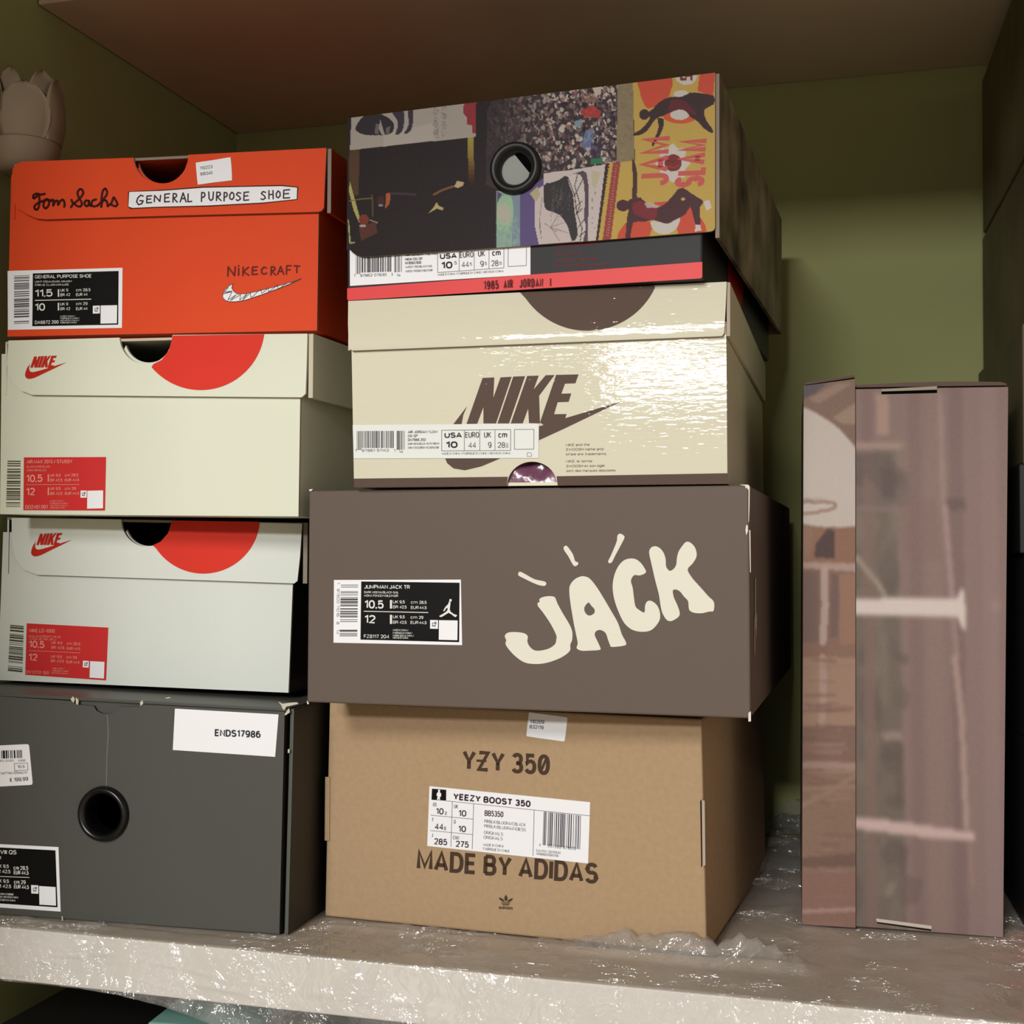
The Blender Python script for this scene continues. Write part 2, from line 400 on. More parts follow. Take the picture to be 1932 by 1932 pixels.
# colour raster for printed photographs
class Ink:
    def __init__(s, X, Y, base): s.X = X; s.Y = Y; s.C = np.empty(X.shape+(3,)); s.C[:] = np.array(base)/255.0
    def mask(s, pts):
        m = np.zeros(s.X.shape, bool); j = len(pts)-1
        for i in range(len(pts)):
            xi, yi = pts[i]; xj, yj = pts[j]
            c = (yi > s.Y) != (yj > s.Y)
            with np.errstate(divide='ignore', invalid='ignore'):
                t = s.X < (xj-xi)*(s.Y-yi)/((yj-yi) if yj != yi else 1e-9)+xi
            m ^= c & t; j = i
        return m
    def fill(s, m, col, a=1.0): s.C[m] = s.C[m]*(1-a)+np.array(col)/255.0*a
    def poly(s, pts, col, a=1.0): s.fill(s.mask(pts), col, a)
    def ell(s, c, rx, ry, col, a=1.0): s.fill(((s.X-c[0])/rx)**2+((s.Y-c[1])/ry)**2 < 1, col, a)
    def line(s, pts, w, col, a=1.0):
        for p, q in zip(pts[:-1], pts[1:]):
            dx, dy = q[0]-p[0], q[1]-p[1]; L2 = dx*dx+dy*dy+1e-9
            t = np.clip(((s.X-p[0])*dx+(s.Y-p[1])*dy)/L2, 0, 1)
            s.fill((s.X-p[0]-t*dx)**2+(s.Y-p[1]-t*dy)**2 < (w/2)**2, col, a)
    def blur(s, n, it=2):
        for _ in range(it):
            for ax in (0, 1):
                acc = np.zeros_like(s.C); k = 2*n+1
                pad = [(0, 0)]*3; pad[ax] = (n, n); p = np.pad(s.C, pad, mode='edge')
                for i in range(k):
                    sl = [slice(None)]*3; sl[ax] = slice(i, i+s.C.shape[ax]); acc += p[tuple(sl)]
                s.C = acc/k
def ink_mesh(name, fr, parent, ink, d, m, drop=None):
    N, K = ink.X.shape
    v = []
    X = ink.X; Y = ink.Y
    for i in range(N):
        for j in range(K):
            q = fr.px((X[i, j], Y[i, j]), d); v.append((q[0], d, q[1]))
    f = []
    for i in range(N-1):
        for j in range(K-1):
            if drop is not None and drop(X[i, j], Y[i, j]): continue
            a = i*K+j; f.append((a, a+K, a+K+1, a+1))
    me = bpy.data.meshes.new(name); me.from_pydata(v, [], f); me.materials.append(m)
    c = np.clip(ink.C.reshape(-1, 3), 0, 1)
    c = np.where(c <= 0.04045, c/12.92, ((c+0.055)/1.055)**2.4)
    ca = me.color_attributes.new('ink', 'FLOAT_COLOR', 'POINT')
    ca.data.foreach_set('color', np.concatenate([c, np.ones((len(c), 1))], 1).astype(np.float32).ravel())
    o = bpy.data.objects.new(name, me); COL.objects.link(o); o.parent = parent
    return o

# ------------------------------------------------------------------ palette
GREEN = mat('green_wall_paint', (154, 155, 104), 0.8, 0.1, var=0.04, bscale=6)
BOARD = mat('white_board', (238, 232, 223), 0.5, 0.3, var=0.03, bscale=25)
TOPB = mat('beige_board', (214, 196, 172), 0.6, 0.15, var=0.03, bscale=12)
RAW = mat('raw_cardboard_edge', (176, 162, 146), 0.85, 0.1)
RAWD = mat('grey_cardboard_edge', (140, 128, 116), 0.85, 0.1)
ORANGE = mat('orange_card', (220, 74, 35), 0.55, 0.15, 0.00004)
CREAM = mat('cream_card', (220, 222, 202), 0.6, 0.15, 0.00004)
CREAM2 = mat('pale_cream_card', (217, 221, 213), 0.6, 0.15, 0.00004)
RED = mat('red_print', (216, 56, 42), 0.55, 0.15)
LRED = mat('red_label', (205, 46, 46), 0.45, 0.3)
BLACKP = mat('black_label_ink', (14, 13, 11), 0.5, 0.12)
INK = mat('black_ink', (30, 27, 27), 0.5, 0.2)
GREYI = mat('grey_ink', (120, 118, 118), 0.6, 0.2)
MIDI = mat('mid_grey_ink', (80, 78, 78), 0.6, 0.2)
WHITE = mat('white_paper', (238, 238, 240), 0.55, 0.3)
WINK = mat('white_ink', (226, 226, 222), 0.55, 0.2)
PINKI = mat('pale_red_ink', (236, 160, 146), 0.55, 0.2)
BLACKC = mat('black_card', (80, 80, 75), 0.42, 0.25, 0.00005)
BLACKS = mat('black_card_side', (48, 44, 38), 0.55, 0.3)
PLASTIC = mat('black_plastic', (14, 14, 14), 0.28, 0.5)
BROWN = mat('brown_card', (101, 88, 80), 0.55, 0.15, 0.00004)
BROWND = mat('dark_brown_print', (92, 76, 68), 0.5, 0.3)
KRAFT = mat('kraft_card', (172, 145, 113), 0.8, 0.15, 0.00006, var=0.05, bscale=260)
KINK = mat('kraft_dark_ink', (74, 58, 46), 0.8, 0.1)
SAIL = mat('sail_print', (224, 221, 205), 0.6, 0.2)
VINK = mat('violet_black_ink', (52, 36, 46), 0.6, 0.2)
LINE = mat('label_line_ink', (110, 104, 106), 0.6, 0.2)

# ------------------------------------------------------------------ setting
XL, YB, ZC = -0.642, 1.21, 1.45+0.4303
YF, YFC = 0.762, 0.88
XR = 0.86
def sbox(name, x0, x1, y0, y1, z0, z1, m):
    mb = MB(); mb.box(x0, x1, y0, y1, z0, z1, m); return struct(mb.build(name))
sbox('floor', XL-0.1, 3.0, -4.2, YB+0.1, -0.05, 0.0, mat('floor_wood', (176, 156, 134), 0.5, 0.3, var=0.1, bscale=8))
sbox('wall_back', XL-0.1, XR+0.1, YB, YB+0.1, 0.0, 2.9, GREEN)
sbox('wall_left', XL-0.1, XL, 0.04, YB, 0.0, 2.9, GREEN)
sbox('ceiling', XL-0.1, 3.0, -4.2, YB+0.1, 2.9, 2.95, mat('ceiling_paint', (225, 220, 208), 0.8, 0.2))
sbox('wall_right', XR, XR+0.1, 0.7, YB, 0.0, 2.9, GREEN)

BLOCKERP = mat('blocker_paint', (214, 206, 192), .5, .3)
sbox('light_blocker_1', XL-0.1, XR+0.1, 0.06, 0.16, 1.45+0.475, 2.9, BLOCKERP)      # added out of view to block lamp light from the upper back wall
sbox('light_blocker_2', XL-0.9, XL+0.075, 0.06, 0.16, 0.0, 1.45+0.475, BLOCKERP)      # added out of view to shade the left ends of the boxes
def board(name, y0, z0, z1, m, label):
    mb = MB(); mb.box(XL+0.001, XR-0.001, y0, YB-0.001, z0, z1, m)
    mb.m[4] = mb.mi(mat('dimmed_shelf_top', (214, 196, 174), .5, .25, var=.05, bscale=14))  # top face tinted darker than the front, standing in for weaker light
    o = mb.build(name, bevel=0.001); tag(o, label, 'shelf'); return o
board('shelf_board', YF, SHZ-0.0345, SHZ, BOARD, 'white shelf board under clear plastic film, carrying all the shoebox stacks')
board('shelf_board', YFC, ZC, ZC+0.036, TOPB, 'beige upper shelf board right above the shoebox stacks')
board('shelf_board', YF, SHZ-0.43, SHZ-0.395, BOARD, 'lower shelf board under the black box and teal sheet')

GRP = 'shoeboxes stored on the shelf'

# ------------------------------------------------------------------ shared graphics
LOGO_W = [  # (outline) of the athletic word mark with its swoosh, 1690 x 920 units from (95, 83)
    [(460,117),(572,112),(562,310),(632,112),(738,106),(588,553),(468,553),(468,395),(408,556),(306,558)],
    [(754,104),(867,100),(713,553),(603,553)],
    [(888,98),(998,95),(948,230),(1065,91),(1150,89),(1002,288),(1010,553),(905,550),(897,410),(845,552),(730,553)],
    [(1165,88),(1380,83),(1350,168),(1250,172),(1215,268),(1310,266),(1285,346),(1180,350),(1145,465),(1265,463),(1252,503),(1785,345),
     (1600,432),(1250,600),(1000,715),(620,893),(450,965),(290,1003),(180,985),(120,935),(97,880),(97,810),(120,710),(180,560),(310,390),
     (275,470),(258,560),(262,640),(310,715),(400,735),(560,705),(800,640),(1000,582),(1045,568),(1010,545)],
]
def wordmark(mb, fr, x0, y0, x1, y1, d, m, g=None):
    for l in LOGO_W:
        if g: pts = g(*l)
        else: pts = [(x0+(p[0]-95)/1690*(x1-x0), y0+(p[1]-83)/920*(y1-y0)) for p in l]
        pflat(mb, fr, pts, d, m)

def size_label(fr, parent, g, d, outer, panel, mo, mp, mi, rows, bar, seed, name='size_label', qr=None, icon=None, gaps=((.12,.16),(.86,.91))):
    """printed size label: sheet, coloured panel, bar code, lettering"""
    mb = MB()
    if outer: pprism(mb, fr, g(*outer), d-0.0002, d, mo)
    else: pprism(mb, fr, g(*panel), d-0.0002, d, mp)
    lab = mb.build(name, parent)
    if outer: part('printed_panel', lab, lambda b: pflat(b, fr, g(*panel), d-0.0003, mp))
    if bar: part('bar_code', lab, lambda b: bars(b, fr, g(*bar), d-0.0003, MIDI, 26, seed, True, gaps))
    def let(b):
        for r in rows:
            if r[0] == '-': pflat(b, fr, g(*r[1:]), d-0.00045, mi)
            else: text(b, fr, r[0], g(r[1]), g(r[2]), r[3]/(1.0/(g((0, 1))[1]-g((0, 0))[1])), d-0.00045, mi, r[4] if len(r) > 4 else 0.0, r[5] if len(r) > 5 else None)
    part('lettering', lab, let)
    def wh(b):
        for q in (qr, icon):
            if q: pflat(b, fr, g(*q), d-0.00045, WHITE)
        if icon:
            q = g(*icon)
            pflat(b, fr, rect(q, .25, .7, .3, .75), d-0.0005, GREYI); pflat(b, fr, rect(q, .35, .6, .4, .6), d-0.00055, WHITE)
            pflat(b, fr, rect(q, .55, .8, .2, .45), d-0.00055, GREYI)
    if qr or icon: part('white_patch', lab, wh)
    return lab

# ------------------------------------------------------------------ LEFT STACK
# orange box
fA = Frame(-0.601, 0.794, 1.45+0.148, R(1.09))
A = thing('shoebox', fA, 'orange-red shoebox with handwritten black lettering, topmost of the left stack', 'shoebox', GRP)
DA = 0.335
notch = [(252, 297.5)] + arc(303.5, 294, 51.5, 183, 357, 24, 53) + [(355, 292)]
bodyq = [(21, 330), (603, 300), (598, 628), (14, 635)]
out = [(21, 330), (262, 317.5)] + arc(307, 300, 46, 190, 350, 20, 46) + [(352, 313), (603, 300), (598, 628), (14, 635)]
hollow_body('body', fA, A, bodyq, DA, ORANGE, RAWD, outline=out)
flapA = [(40, 305), (252, 297.5)] + notch[1:-1] + [(355, 292), (616, 279), (613, 340), (611, 392), (606, 398), (600, 399.6), (330, 406.5), (84, 413.7)] + \
        [(68, 412), (50, 404), (33, 393), (24, 380)] + [(22, 340), (24, 317), (31, 310)]
lidA = flap_lid('lid', fA, A, flapA, (24, 308), (616.5, 279), (622, 400), DA, ORANGE, RAWD, left_bottom=(22, 412), ov=0.0024)
dl = FLAP-0.0002
gA = crop(0, 250, 2.841)
def f(b):
    q = smooth_closed([(369.6, 309), (372, 306.5), (402, 302), (432, 297), (435, 299), (437, 320), (437.5, 338), (435, 340.5), (405, 344), (376, 348), (373, 346), (371, 328)], 3)
    pprism(b, fA, q, dl-0.0003, dl, WHITE)
st = part('sticker', lidA, f)
part('sticker_lettering', A, lambda b: (text(b, fA, '110223', (377, 320.5), (401, 317), 6, dl-0.0005, GREYI), text(b, fA, '890340', (378, 331.5), (401, 328.5), 6, dl-0.0005, GREYI)))
gs = crop(40, 340, 8.782)
SIGN = [
 [(390,225),(330,238),(250,222),(200,255),(205,300),(245,280),(285,235),(303,330),(290,440),(260,488),(222,470),(225,420),(290,370),(345,350)],
 [(345,350),(430,312),(385,350),(368,420),(400,468),(445,430),(462,360),(432,318),(500,338)],
 [(490,345),(530,325),(530,420),(560,352),(600,340),(612,408),(642,350),(690,322),(718,380),(712,440)],
 [(832,325),(868,382),(960,310),(1025,225),(1010,160),(968,150),(932,210),(960,300),(1003,370),(990,430),(930,430),(870,390),(825,446)],
 [(1122,342),(1070,338),(1048,390),(1080,430),(1120,400),(1122,340),(1125,408),(1160,425)],
 [(1240,318),(1182,340),(1163,400),(1200,435),(1268,418)],
 [(1268,418),(1340,340),(1420,230),(1405,148),(1370,150),(1338,230),(1325,442),(1340,360),(1390,330),(1420,360),(1432,425)],
 [(1432,430),(1492,380),(1530,285),(1562,330),(1595,392),(1560,432),(1488,402)]]
DKRED = mat('dark_marker_on_orange', (66, 14, 8), 0.5, 0.2)
part('handwritten_name', lidA, lambda b: [stroke(b, fA, smooth_open(gs(*l), 3), 4.2, dl, DKRED) for l in SIGN])
gb = crop(240, 340, 5.855)
def f(b):
    pflat(b, fA, gb((10,125),(400,105),(840,70),(1300,62),(1700,52),(1890,72),(1880,215),(1500,258),(900,290),(300,305),(40,318),(8,300)), dl, DKRED)
    pflat(b, fA, gb((22,130),(400,117),(840,84),(1300,74),(1700,66),(1876,82),(1872,208),(1500,246),(900,278),(300,294),(60,306),(14,292)), dl-0.00012, WHITE)
part('title_strip', lidA, f)
HW = {'G': [[(.95,.9),(.6,1),(.2,.7),(.05,.3),(.3,0),(.75,.1),(.95,.4),(.5,.42)]], 'E': [[(.95,1),(.1,.95),(.05,0),(.95,.05)],[(.08,.5),(.8,.55)]],
 'N': [[(.05,0),(.1,1),(.85,.05),(.95,1)]], 'R': [[(.1,0),(.15,1),(.7,.98),(.85,.75),(.6,.55),(.15,.5),(.95,0)]], 'A': [[(0,0),(.5,1),(1,0)],[(.2,.38),(.85,.35)]],
 'L': [[(.15,1),(.1,0),(.95,.05)]], 'P': [[(.1,0),(.15,1),(.75,.95),(.9,.7),(.6,.48),(.15,.45)]], 'U': [[(.05,1),(.1,.25),(.45,0),(.85,.2),(.95,1)]],
 'O': [[(.5,1),(.1,.6),(.15,.15),(.5,0),(.9,.3),(.85,.8),(.5,1)]], 'S': [[(.9,.9),(.4,1),(.1,.75),(.7,.45),(.85,.2),(.4,0),(.05,.1)]], 'H': [[(.1,1),(.1,0)],[(.9,1),(.95,0)],[(.1,.5),(.9,.55)]],
 'I': [[(.5,.75),(.45,0)],[(.52,1),(.52,1.02)]], 'K': [[(.1,1),(.05,0)],[(.95,1),(.1,.45),(1,.05)]], 'C': [[(.9,.85),(.5,1),(.1,.6),(.15,.15),(.55,0),(.95,.15)]],
 'F': [[(.1,0),(.15,1),(.95,1)],[(.12,.5),(.8,.52)]], 'T': [[(0,1),(1,.98)],[(.5,1),(.48,0)]]}
def handwrite(b, fr, letters, g, d, m, w):
    for ch, x0, x1, yb, yt in letters:
        for l in HW[ch]:
            stroke(b, fr, g(*[(x0+p[0]*(x1-x0), yb+(yt-yb)*p[1]) for p in l]), w, d, m)
LT = [('G',100,180,270,165),('E',212,272,250,172),('N',295,372,238,168),('E',410,470,240,150),('R',500,555,242,148),('A',585,650,240,140),('L',665,715,238,152),
      ('P',815,865,235,135),('U',898,955,225,130),('R',980,1040,225,132),('P',1065,1110,228,135),('O',1125,1185,215,132),('S',1200,1260,225,135),('E',1285,1345,222,130),
      ('S',1475,1535,215,125),('H',1560,1615,205,115),('O',1640,1695,195,118),('E',1722,1798,198,105)]
part('title_lettering', lidA, lambda b: handwrite(b, fA, LT, gb, dl-0.00025, mat('marker_ink', (62, 44, 52), 0.5, 0.2), 2.6))
gk = crop(400, 480, 9.66)
LN = [('N',280,430,395,225),('I',460,510,380,210),('K',555,670,385,230),('E',725,830,365,225),('C',890,1000,360,228),('R',1065,1165,375,225),('A',1195,1305,360,218),('F',1345,1445,358,205),('T',1495,1595,330,208)]
part('handwritten_brand', A, lambda b: handwrite(b, fA, LN, gk, -0.0003, mat('marker_on_orange', (104, 22, 12), 0.5, 0.2), 2.9))
SW = [(378,535),(300,580),(230,650),(198,720),(195,780),(240,835),(320,860),(430,860),(600,835),(720,795),(900,735),(1050,680),(1250,605),(1450,525),(1630,440),(1400,518),(1190,580),(1000,628),(820,675),(620,715),(460,725),(390,670),(358,610)]
def f(b):
    o = gk(*SW); pflat(b, fA, o, -0.0003, WHITE)
    stroke(b, fA, o+[o[0]], 1.0, -0.00045, MIDI)
    zz = [(300,600),(225,690),(360,665),(205,720),(365,680),(290,830),(440,735),(335,840),(500,745),(520,730),(505,830),(640,715),(560,830),(700,700),(705,780),(740,770),(830,680),(890,640),(905,710),(980,655),(1020,610),(1030,685),(1130,610),(1190,555),(1205,635),(1310,560),(1350,530),(1370,570),(1450,515),(1620,445)]
    stroke(b, fA, gk(*zz), 1.0, -0.00045, MIDI)
part('printed_swoosh', A, f)
gl = crop(0, 500, 8.05)
rows = [('GENERAL PURPOSE SHOE',(530,206),(1390,190),52,.004),('LIGHT CREAM/DARK ARMORY',(530,268),(1095,262),28),('CREME CLAIR/ARMURE',(530,318),(1045,312),28),
 ('11.5',(530,487),(798,478),112,.012),('UK 9',(915,406),(1035,402),44),('BR 42',(915,476),(1065,470),44),('cm 28.5',(1155,402),(1375,398),44),('EUR 44',(1155,472),(1330,466),44),
 ('-',(530,532),(1385,512),(1385,524),(530,544)),('10',(530,697),(685,692),112,.012),('UK 9',(915,616),(1035,612),44),('BR 42',(915,688),(1065,684),44),('cm 29',(1155,610),(1330,606),44),('EUR 44',(1155,686),(1330,682),44),
 ('-',(878,368),(898,368),(898,482),(878,482)),('-',(878,575),(898,575),(898,690),(878,690)),('DA6672 200',(530,898),(890,890),52,.004),
 ('MADE IN CHINA /',(915,790),(1140,786),22),('FABRIQUE EN CHINE /',(915,822),(1205,818),22),('HECHO EN CHINA /',(915,856),(1205,852),22),('FABRICADO NA CHINA',(915,888),(1165,884),22)]
size_label(fA, A, gl, -0.0002, [(115,90),(1860,42),(1852,955),(120,985)], [(498,128),(1802,90),(1795,905),(490,930)], WHITE, BLACKP, WINK, rows,
           [(215,165),(445,155),(442,885),(212,895)], 3, qr=[(1530,615),(1780,610),(1775,885),(1526,890)], icon=[(1410,620),(1517,616),(1515,735),(1410,738)])

# cream box with red half circle
def cream_box(fr, D, m, label, bodyq, nb, flap, tl, tr, sb, circ, logo, lab, lb, side=None, lside=None):
    o = thing('shoebox', fr, label, 'shoebox', GRP)
    hollow_body('body', fr, o, bodyq, D, m, RAW, outline=nb, mside=side)
    lid = flap_lid('lid', fr, o, flap, tl, tr, sb, D, m, RAWD if side else mat('shaded_cream_cut_edge', (196, 190, 168), .8, .1), mside=lside, left_bottom=lb, ov=0.0030)  # without a side colour, cut edge is cream darkened to carry a slight shadow
    part('red_half_circle', lid, lambda b: pflat(b, fr, circ, dl, RED))
    part('printed_logo', lid, lambda b: wordmark(b, fr, *logo, dl, mat('red_logo_print', (190, 40, 26), .5, .2)))
    g, panel, rows, bar, qr, icon, seed = lab
    part('bar_code', o, lambda b: bars(b, fr, g(*bar), -0.00025, mat('olive_ink', (84, 78, 56), .6, .2), 24, seed, True, ((.13,.17),(.84,.89))))
    size_label(fr, o, g, -0.0001, None, panel, None, LRED, PINKI, rows, None, seed, qr=qr, icon=icon)
    return o
fB = Frame(-0.612, 0.797, 1.45+0.025, R(-1.6))
gB = crop(0, 600, 2.841)
nB = arc(275, 635, 49.5, 185, 355, 24, 52)
circB = [(x, y) for x, y in arc(378.5, 615, 121, 188, 352, 40)]
cut = arc(276, 636, 51, 300, 358, 12, 52)     # edge shared with the thumb hole
circB = [(498.5, 630.5)] + [(378.5+121*math.cos(R(a)), 615+121*math.sin(R(a))) for a in range(8, 141, 4)] + [(289, 687), (305, 679), (319, 660), (326, 633)]
rowsB = [('AIR MAX 2013 / STUSSY',(143,780),(388,778),19,.004),('BLACK/WHITE-BLACK',(143,803),(268,802),11),('NOIR/NOIR-BLANC',(143,822),(250,821),11),('10.5',(140,880),(228,879),40,.01),
 ('UK 9.5',(268,851),(325,850),15,.004),('BR 42.5',(268,877),(335,876),15,.004),('cm 28.5',(348,850),(420,849),15,.004),('EUR 44.5',(348,876),(424,875),15,.004),('-',(140,892),(425,891),(425,893),(140,894)),
 ('12',(140,951),(187,950),40,.01),('UK 9.5',(268,922),(325,921),15,.004),('BR 42.5',(268,949),(335,948),15,.004),('cm 29',(348,922),(408,921),15,.004),('EUR 44.5',(348,948),(424,947),15,.004),
 ('-',(256,838),(262,838),(262,878),(256,878)),('-',(256,908),(262,908),(262,950),(256,950)),('DO2461 001',(136,1023),(256,1022),20,.004),
 ('MADE IN CHINA /',(268,985),(345,984),8),('FABRIQUE EN CHINE /',(268,998),(365,997),8),('HECHO EN CHINA /',(268,1010),(365,1009),8),('FABRICADO NA CHINA',(268,1022),(350,1021),8)]
cream_box(fB, 0.335, CREAM, 'cream shoebox with red half circle on its lid, directly under the orange-red box',
    [(3, 668), (568, 655), (563, 983), (0, 970)], [(3, 668), (233, 662)] + arc(281, 640, 45, 195, 345, 20, 44) + [(327, 660), (568, 655), (563, 983), (0, 970)],
    [(16, 642.5), (225.5, 637)] + nB[1:-1] + [(325.6, 632), (580, 629.5), (578.5, 690), (576.5, 743), (569, 749.6), (320, 747.5), (60, 745), (40, 737), (24, 721), (15, 700), (13, 686)],
    (8, 644), (580.5, 629), (581, 750), circB, (47.2, 671, 125.9, 715), 
    (gB, [(128,747),(568,745),(562,1032),(125,1030)], rowsB, [(40,765),(110,765),(108,1012),(32,1012)], [(468,926),(553,924),(552,1020),(467,1022)], [(432,925),(465,925),(464,963),(431,963)], 11), (8, 745))
fC = Frame(-0.636, 0.838, 1.45-0.0955, R(0.6))
gC = crop(0, 950, 2.841)
nC = arc(277, 981, 48, 182, 358, 24, 50)
circC = [(491, 984.5)] + [(383.5+107.3*math.cos(R(a)), 975+107.3*math.sin(R(a))) for a in range(6, 150, 4)] + [(288, 1029), (303, 1022), (317, 1006), (324.5, 982)]
rowsC = [('NIKE LD-1000',(157,690),(294,693),19,.004),('SAIL/UNIVERSITY BLUE',(155,716),(326,720),10),('VOILE/BLEU',(155,730),(300,734),10),('10.5',(154,772),(238,776),38,.01),
 ('UK 9.5',(275,752),(335,755),14,.002),('BR 42.5',(275,778),(345,781),14,.002),('cm 28.5',(358,757),(430,760),14,.002),('EUR 44.5',(358,783),(430,786),14,.002),('-',(154,787),(430,800),(430,802),(154,789)),
 ('12',(152,842),(200,844),38,.01),('UK 9.5',(272,826),(332,829),14,.002),('BR 42.5',(272,850),(342,853),14,.002),('cm 29',(356,830),(412,833),14,.002),('EUR 44.5',(356,856),(426,859),14,.002),
 ('DV2212 100',(140,910),(262,916),16,.002),('MADE IN CHINA /',(278,887),(345,890),8),('FABRIQUE EN CHINE /',(278,900),(370,904),8),('HECHO EN CHINA /',(276,912),(366,916),8)]
cream_box(fC, 0.335, CREAM2, 'pale cream shoebox with red half circle on its lid, standing on the black shoebox',
    [(6, 1004), (556, 1012), (544, 1315), (-4, 1283)], [(6, 1004), (236, 1006)] + arc(281, 986, 44, 198, 342, 20, 44) + [(326, 1008), (556, 1012), (544, 1315), (-4, 1283)],
    [(22, 977), (229, 980)] + nC[1:-1] + [(325, 982.5), (570, 988), (566, 1050), (561, 1096), (555, 1100.8), (300, 1092), (70, 1084.5), (45, 1075), (28, 1052), (22, 1020)],
    (12, 976), (570.5, 986), (572, 1101), circC, (58.7, 1005.5, 136, 1050),
    (gC, [(143,642),(580,665),(568,948),(135,918)], rowsC, [(55,650),(127,657),(120,905),(42,897)], [(483,845),(560,849),(557,938),(480,933)], [(445,842),(477,844),(475,880),(443,878)], 12), (10, 1082), mat('gloss_black_side', (26, 26, 28), .25, .5), mat('dark_grey_lid_side', (70, 72, 72), .35, .4))

# black box with grommet
fD = Frame(-0.634, 0.784, SHZ+0.0008, R(2.8))
D_ = thing('shoebox', fD, 'black shoebox with a round black grommet, lowest of the left stack', 'shoebox', GRP)
# left edge is outside the frame, found from the width of the box
def xpx(fr, x, ypx, d=0.0):
    lo, hi = -400.0, 900.0
    for _ in range(50):
        m_ = (lo+hi)/2
        if fr.px((m_, ypx), d)[0] < x: lo = m_
        else: hi = m_
    return (lo+hi)/2
lt = xpx(fD, 0.001, 1308); lb_ = xpx(fD, 0.001, 1728)
qD = [(lt, 1306), (537, 1343), (527, 1762), (lb_, 1729)]
gD = crop(0, 1290, 2.841)
circD = lambda c, rx, ry, n=32: [(c[0]+rx*math.cos(2*math.pi*i/n), c[1]+ry*math.sin(2*math.pi*i/n)) for i in range(n)]
hD = circD((197, 1534), 36, 42)
outD = [(lt, 1306), (0, 1314), (135, 1322.5), (143, 1329)] + [(177, 1332), (182, 1341), (192, 1346), (201, 1347), (212, 1346), (221, 1340), (226, 1333)] + [(264, 1333.5), (268, 1329), (537, 1343), (527, 1762), (lb_, 1729)]
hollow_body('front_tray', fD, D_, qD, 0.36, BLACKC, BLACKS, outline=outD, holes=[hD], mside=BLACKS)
def f(b):      # tuck-in lid: top panel and the strip seen above the front panel
    tl, tr = fD.px((lt, 1303), 0.0), fD.px((541, 1336.5), 0.0)
    q = [(tl[0], tl[1]-0.0022), (tr[0], tr[1]-0.0022), tr, tl]
    b.hexa([(p[0], 0.0, p[1]) for p in q], [(p[0], 0.36, p[1]) for p in q], BLACKC)
    # tongue of the lid pushed in behind the front panel
    pprism(b, fD, [(143, 1320), (268, 1327), (266, 1380), (141, 1372)], 0.0024, 0.0040, BLACKC)
part('lid', D_, f, bevel=0.0006)
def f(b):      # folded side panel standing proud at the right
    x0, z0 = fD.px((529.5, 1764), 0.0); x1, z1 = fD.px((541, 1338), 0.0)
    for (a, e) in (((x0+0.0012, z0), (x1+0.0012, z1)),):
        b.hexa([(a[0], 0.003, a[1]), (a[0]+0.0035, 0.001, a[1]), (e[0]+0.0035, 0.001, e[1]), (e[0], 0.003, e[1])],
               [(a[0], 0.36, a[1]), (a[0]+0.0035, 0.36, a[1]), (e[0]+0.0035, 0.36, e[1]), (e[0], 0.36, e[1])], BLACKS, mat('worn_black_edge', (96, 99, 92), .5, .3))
part('side_panel', D_, f, bevel=0.0008)
SCUFF = mat('scuffed_paper_edge', (200, 192, 172), 0.9, 0.1)
def f(b):
    for l in ([(133,1320),(137,1314),(141,1319),(139,1326)], [(143,1316),(148,1321),(147,1330),(143,1328)], [(264,1325),(269,1321),(270,1328),(265,1332)], [(312,1316.5),(321,1315),(321,1317),(313,1318)],
              [(525,1324),(533,1328),(545,1326),(560,1325),(563,1328),(550,1331),(540,1333),(536,1340),(533,1337),(531,1331)], [(537,1347),(545,1336),(547,1344),(538,1350)],
              [(116,1729),(118,1729),(119,1738),(117,1739)], [(543,1414),(546,1413),(546,1420),(543,1421)]):
        part('worn_spot', D_, lambda b: pprism(b, fD, l, -0.0010, -0.0002, SCUFF))
f(None)
part('front_seam', D_, lambda b: pflat(b, fD, [(201, 1347), (203, 1347), (206, 1380), (203, 1430), (202, 1484), (199.5, 1484), (200.5, 1430), (203, 1380)], -0.0002, mat('seam_crease', (104, 105, 98), .6, .2)))
grommet(fD, D_, (197, 1535), 52.5, 36, 0.0, PLASTIC, 0.005)
part('paper_sticker', D_, lambda b: pprism(b, fD, [(330, 1337), (525.5, 1348), (519, 1428), (326, 1415)], -0.0004, -0.0001, WHITE))
part('sticker_lettering', D_, lambda b: text(b, fD, 'ENDS17986', (405, 1389), (491.5, 1392.5), 13.5, -0.0006, mat('dark_grey_ink', (50, 50, 56), .6, .2), .024))
def f(b):
    pprism(b, fD, [(-64, 1409.5), (50, 1404), (54, 1405), (55, 1409), (61.5, 1477), (60, 1480.5), (57, 1481), (-58, 1487)], -0.0004, -0.0001, WHITE)
ps = part('price_sticker', D_, f)
def f(b):
    bars(b, fD, [(-52, 1417.5), (41, 1415), (41.5, 1430), (-51, 1433)], -0.0006, INK, 22, 5)
    text(b, fD, '4099683 22201', (-20, 1438), (26, 1437), 4, -0.0006, GREYI); text(b, fD, 'A3595', (34, 1437), (48, 1436.5), 4, -0.0006, GREYI)
    for l in ([(27,1440.5),(52,1439.5),(52.4,1453),(27.6,1454)],):
        stroke(b, fD, l+[l[0]], 0.9, -0.0006, GREYI)
    text(b, fD, '10.5', (33, 1449.5), (46.5, 1449), 5.5, -0.0006, MIDI)
    text(b, fD, 'ike LD Waffle/Black', (-40, 1463), (52, 1459.5), 5, -0.0006, GREYI)
    text(b, fD, '€ 199,99', (18, 1475.5), (53, 1473), 7.5, -0.0006, MIDI, .006)
part('sticker_lettering', ps, f)
gd = crop(0, 1580, 5.488)
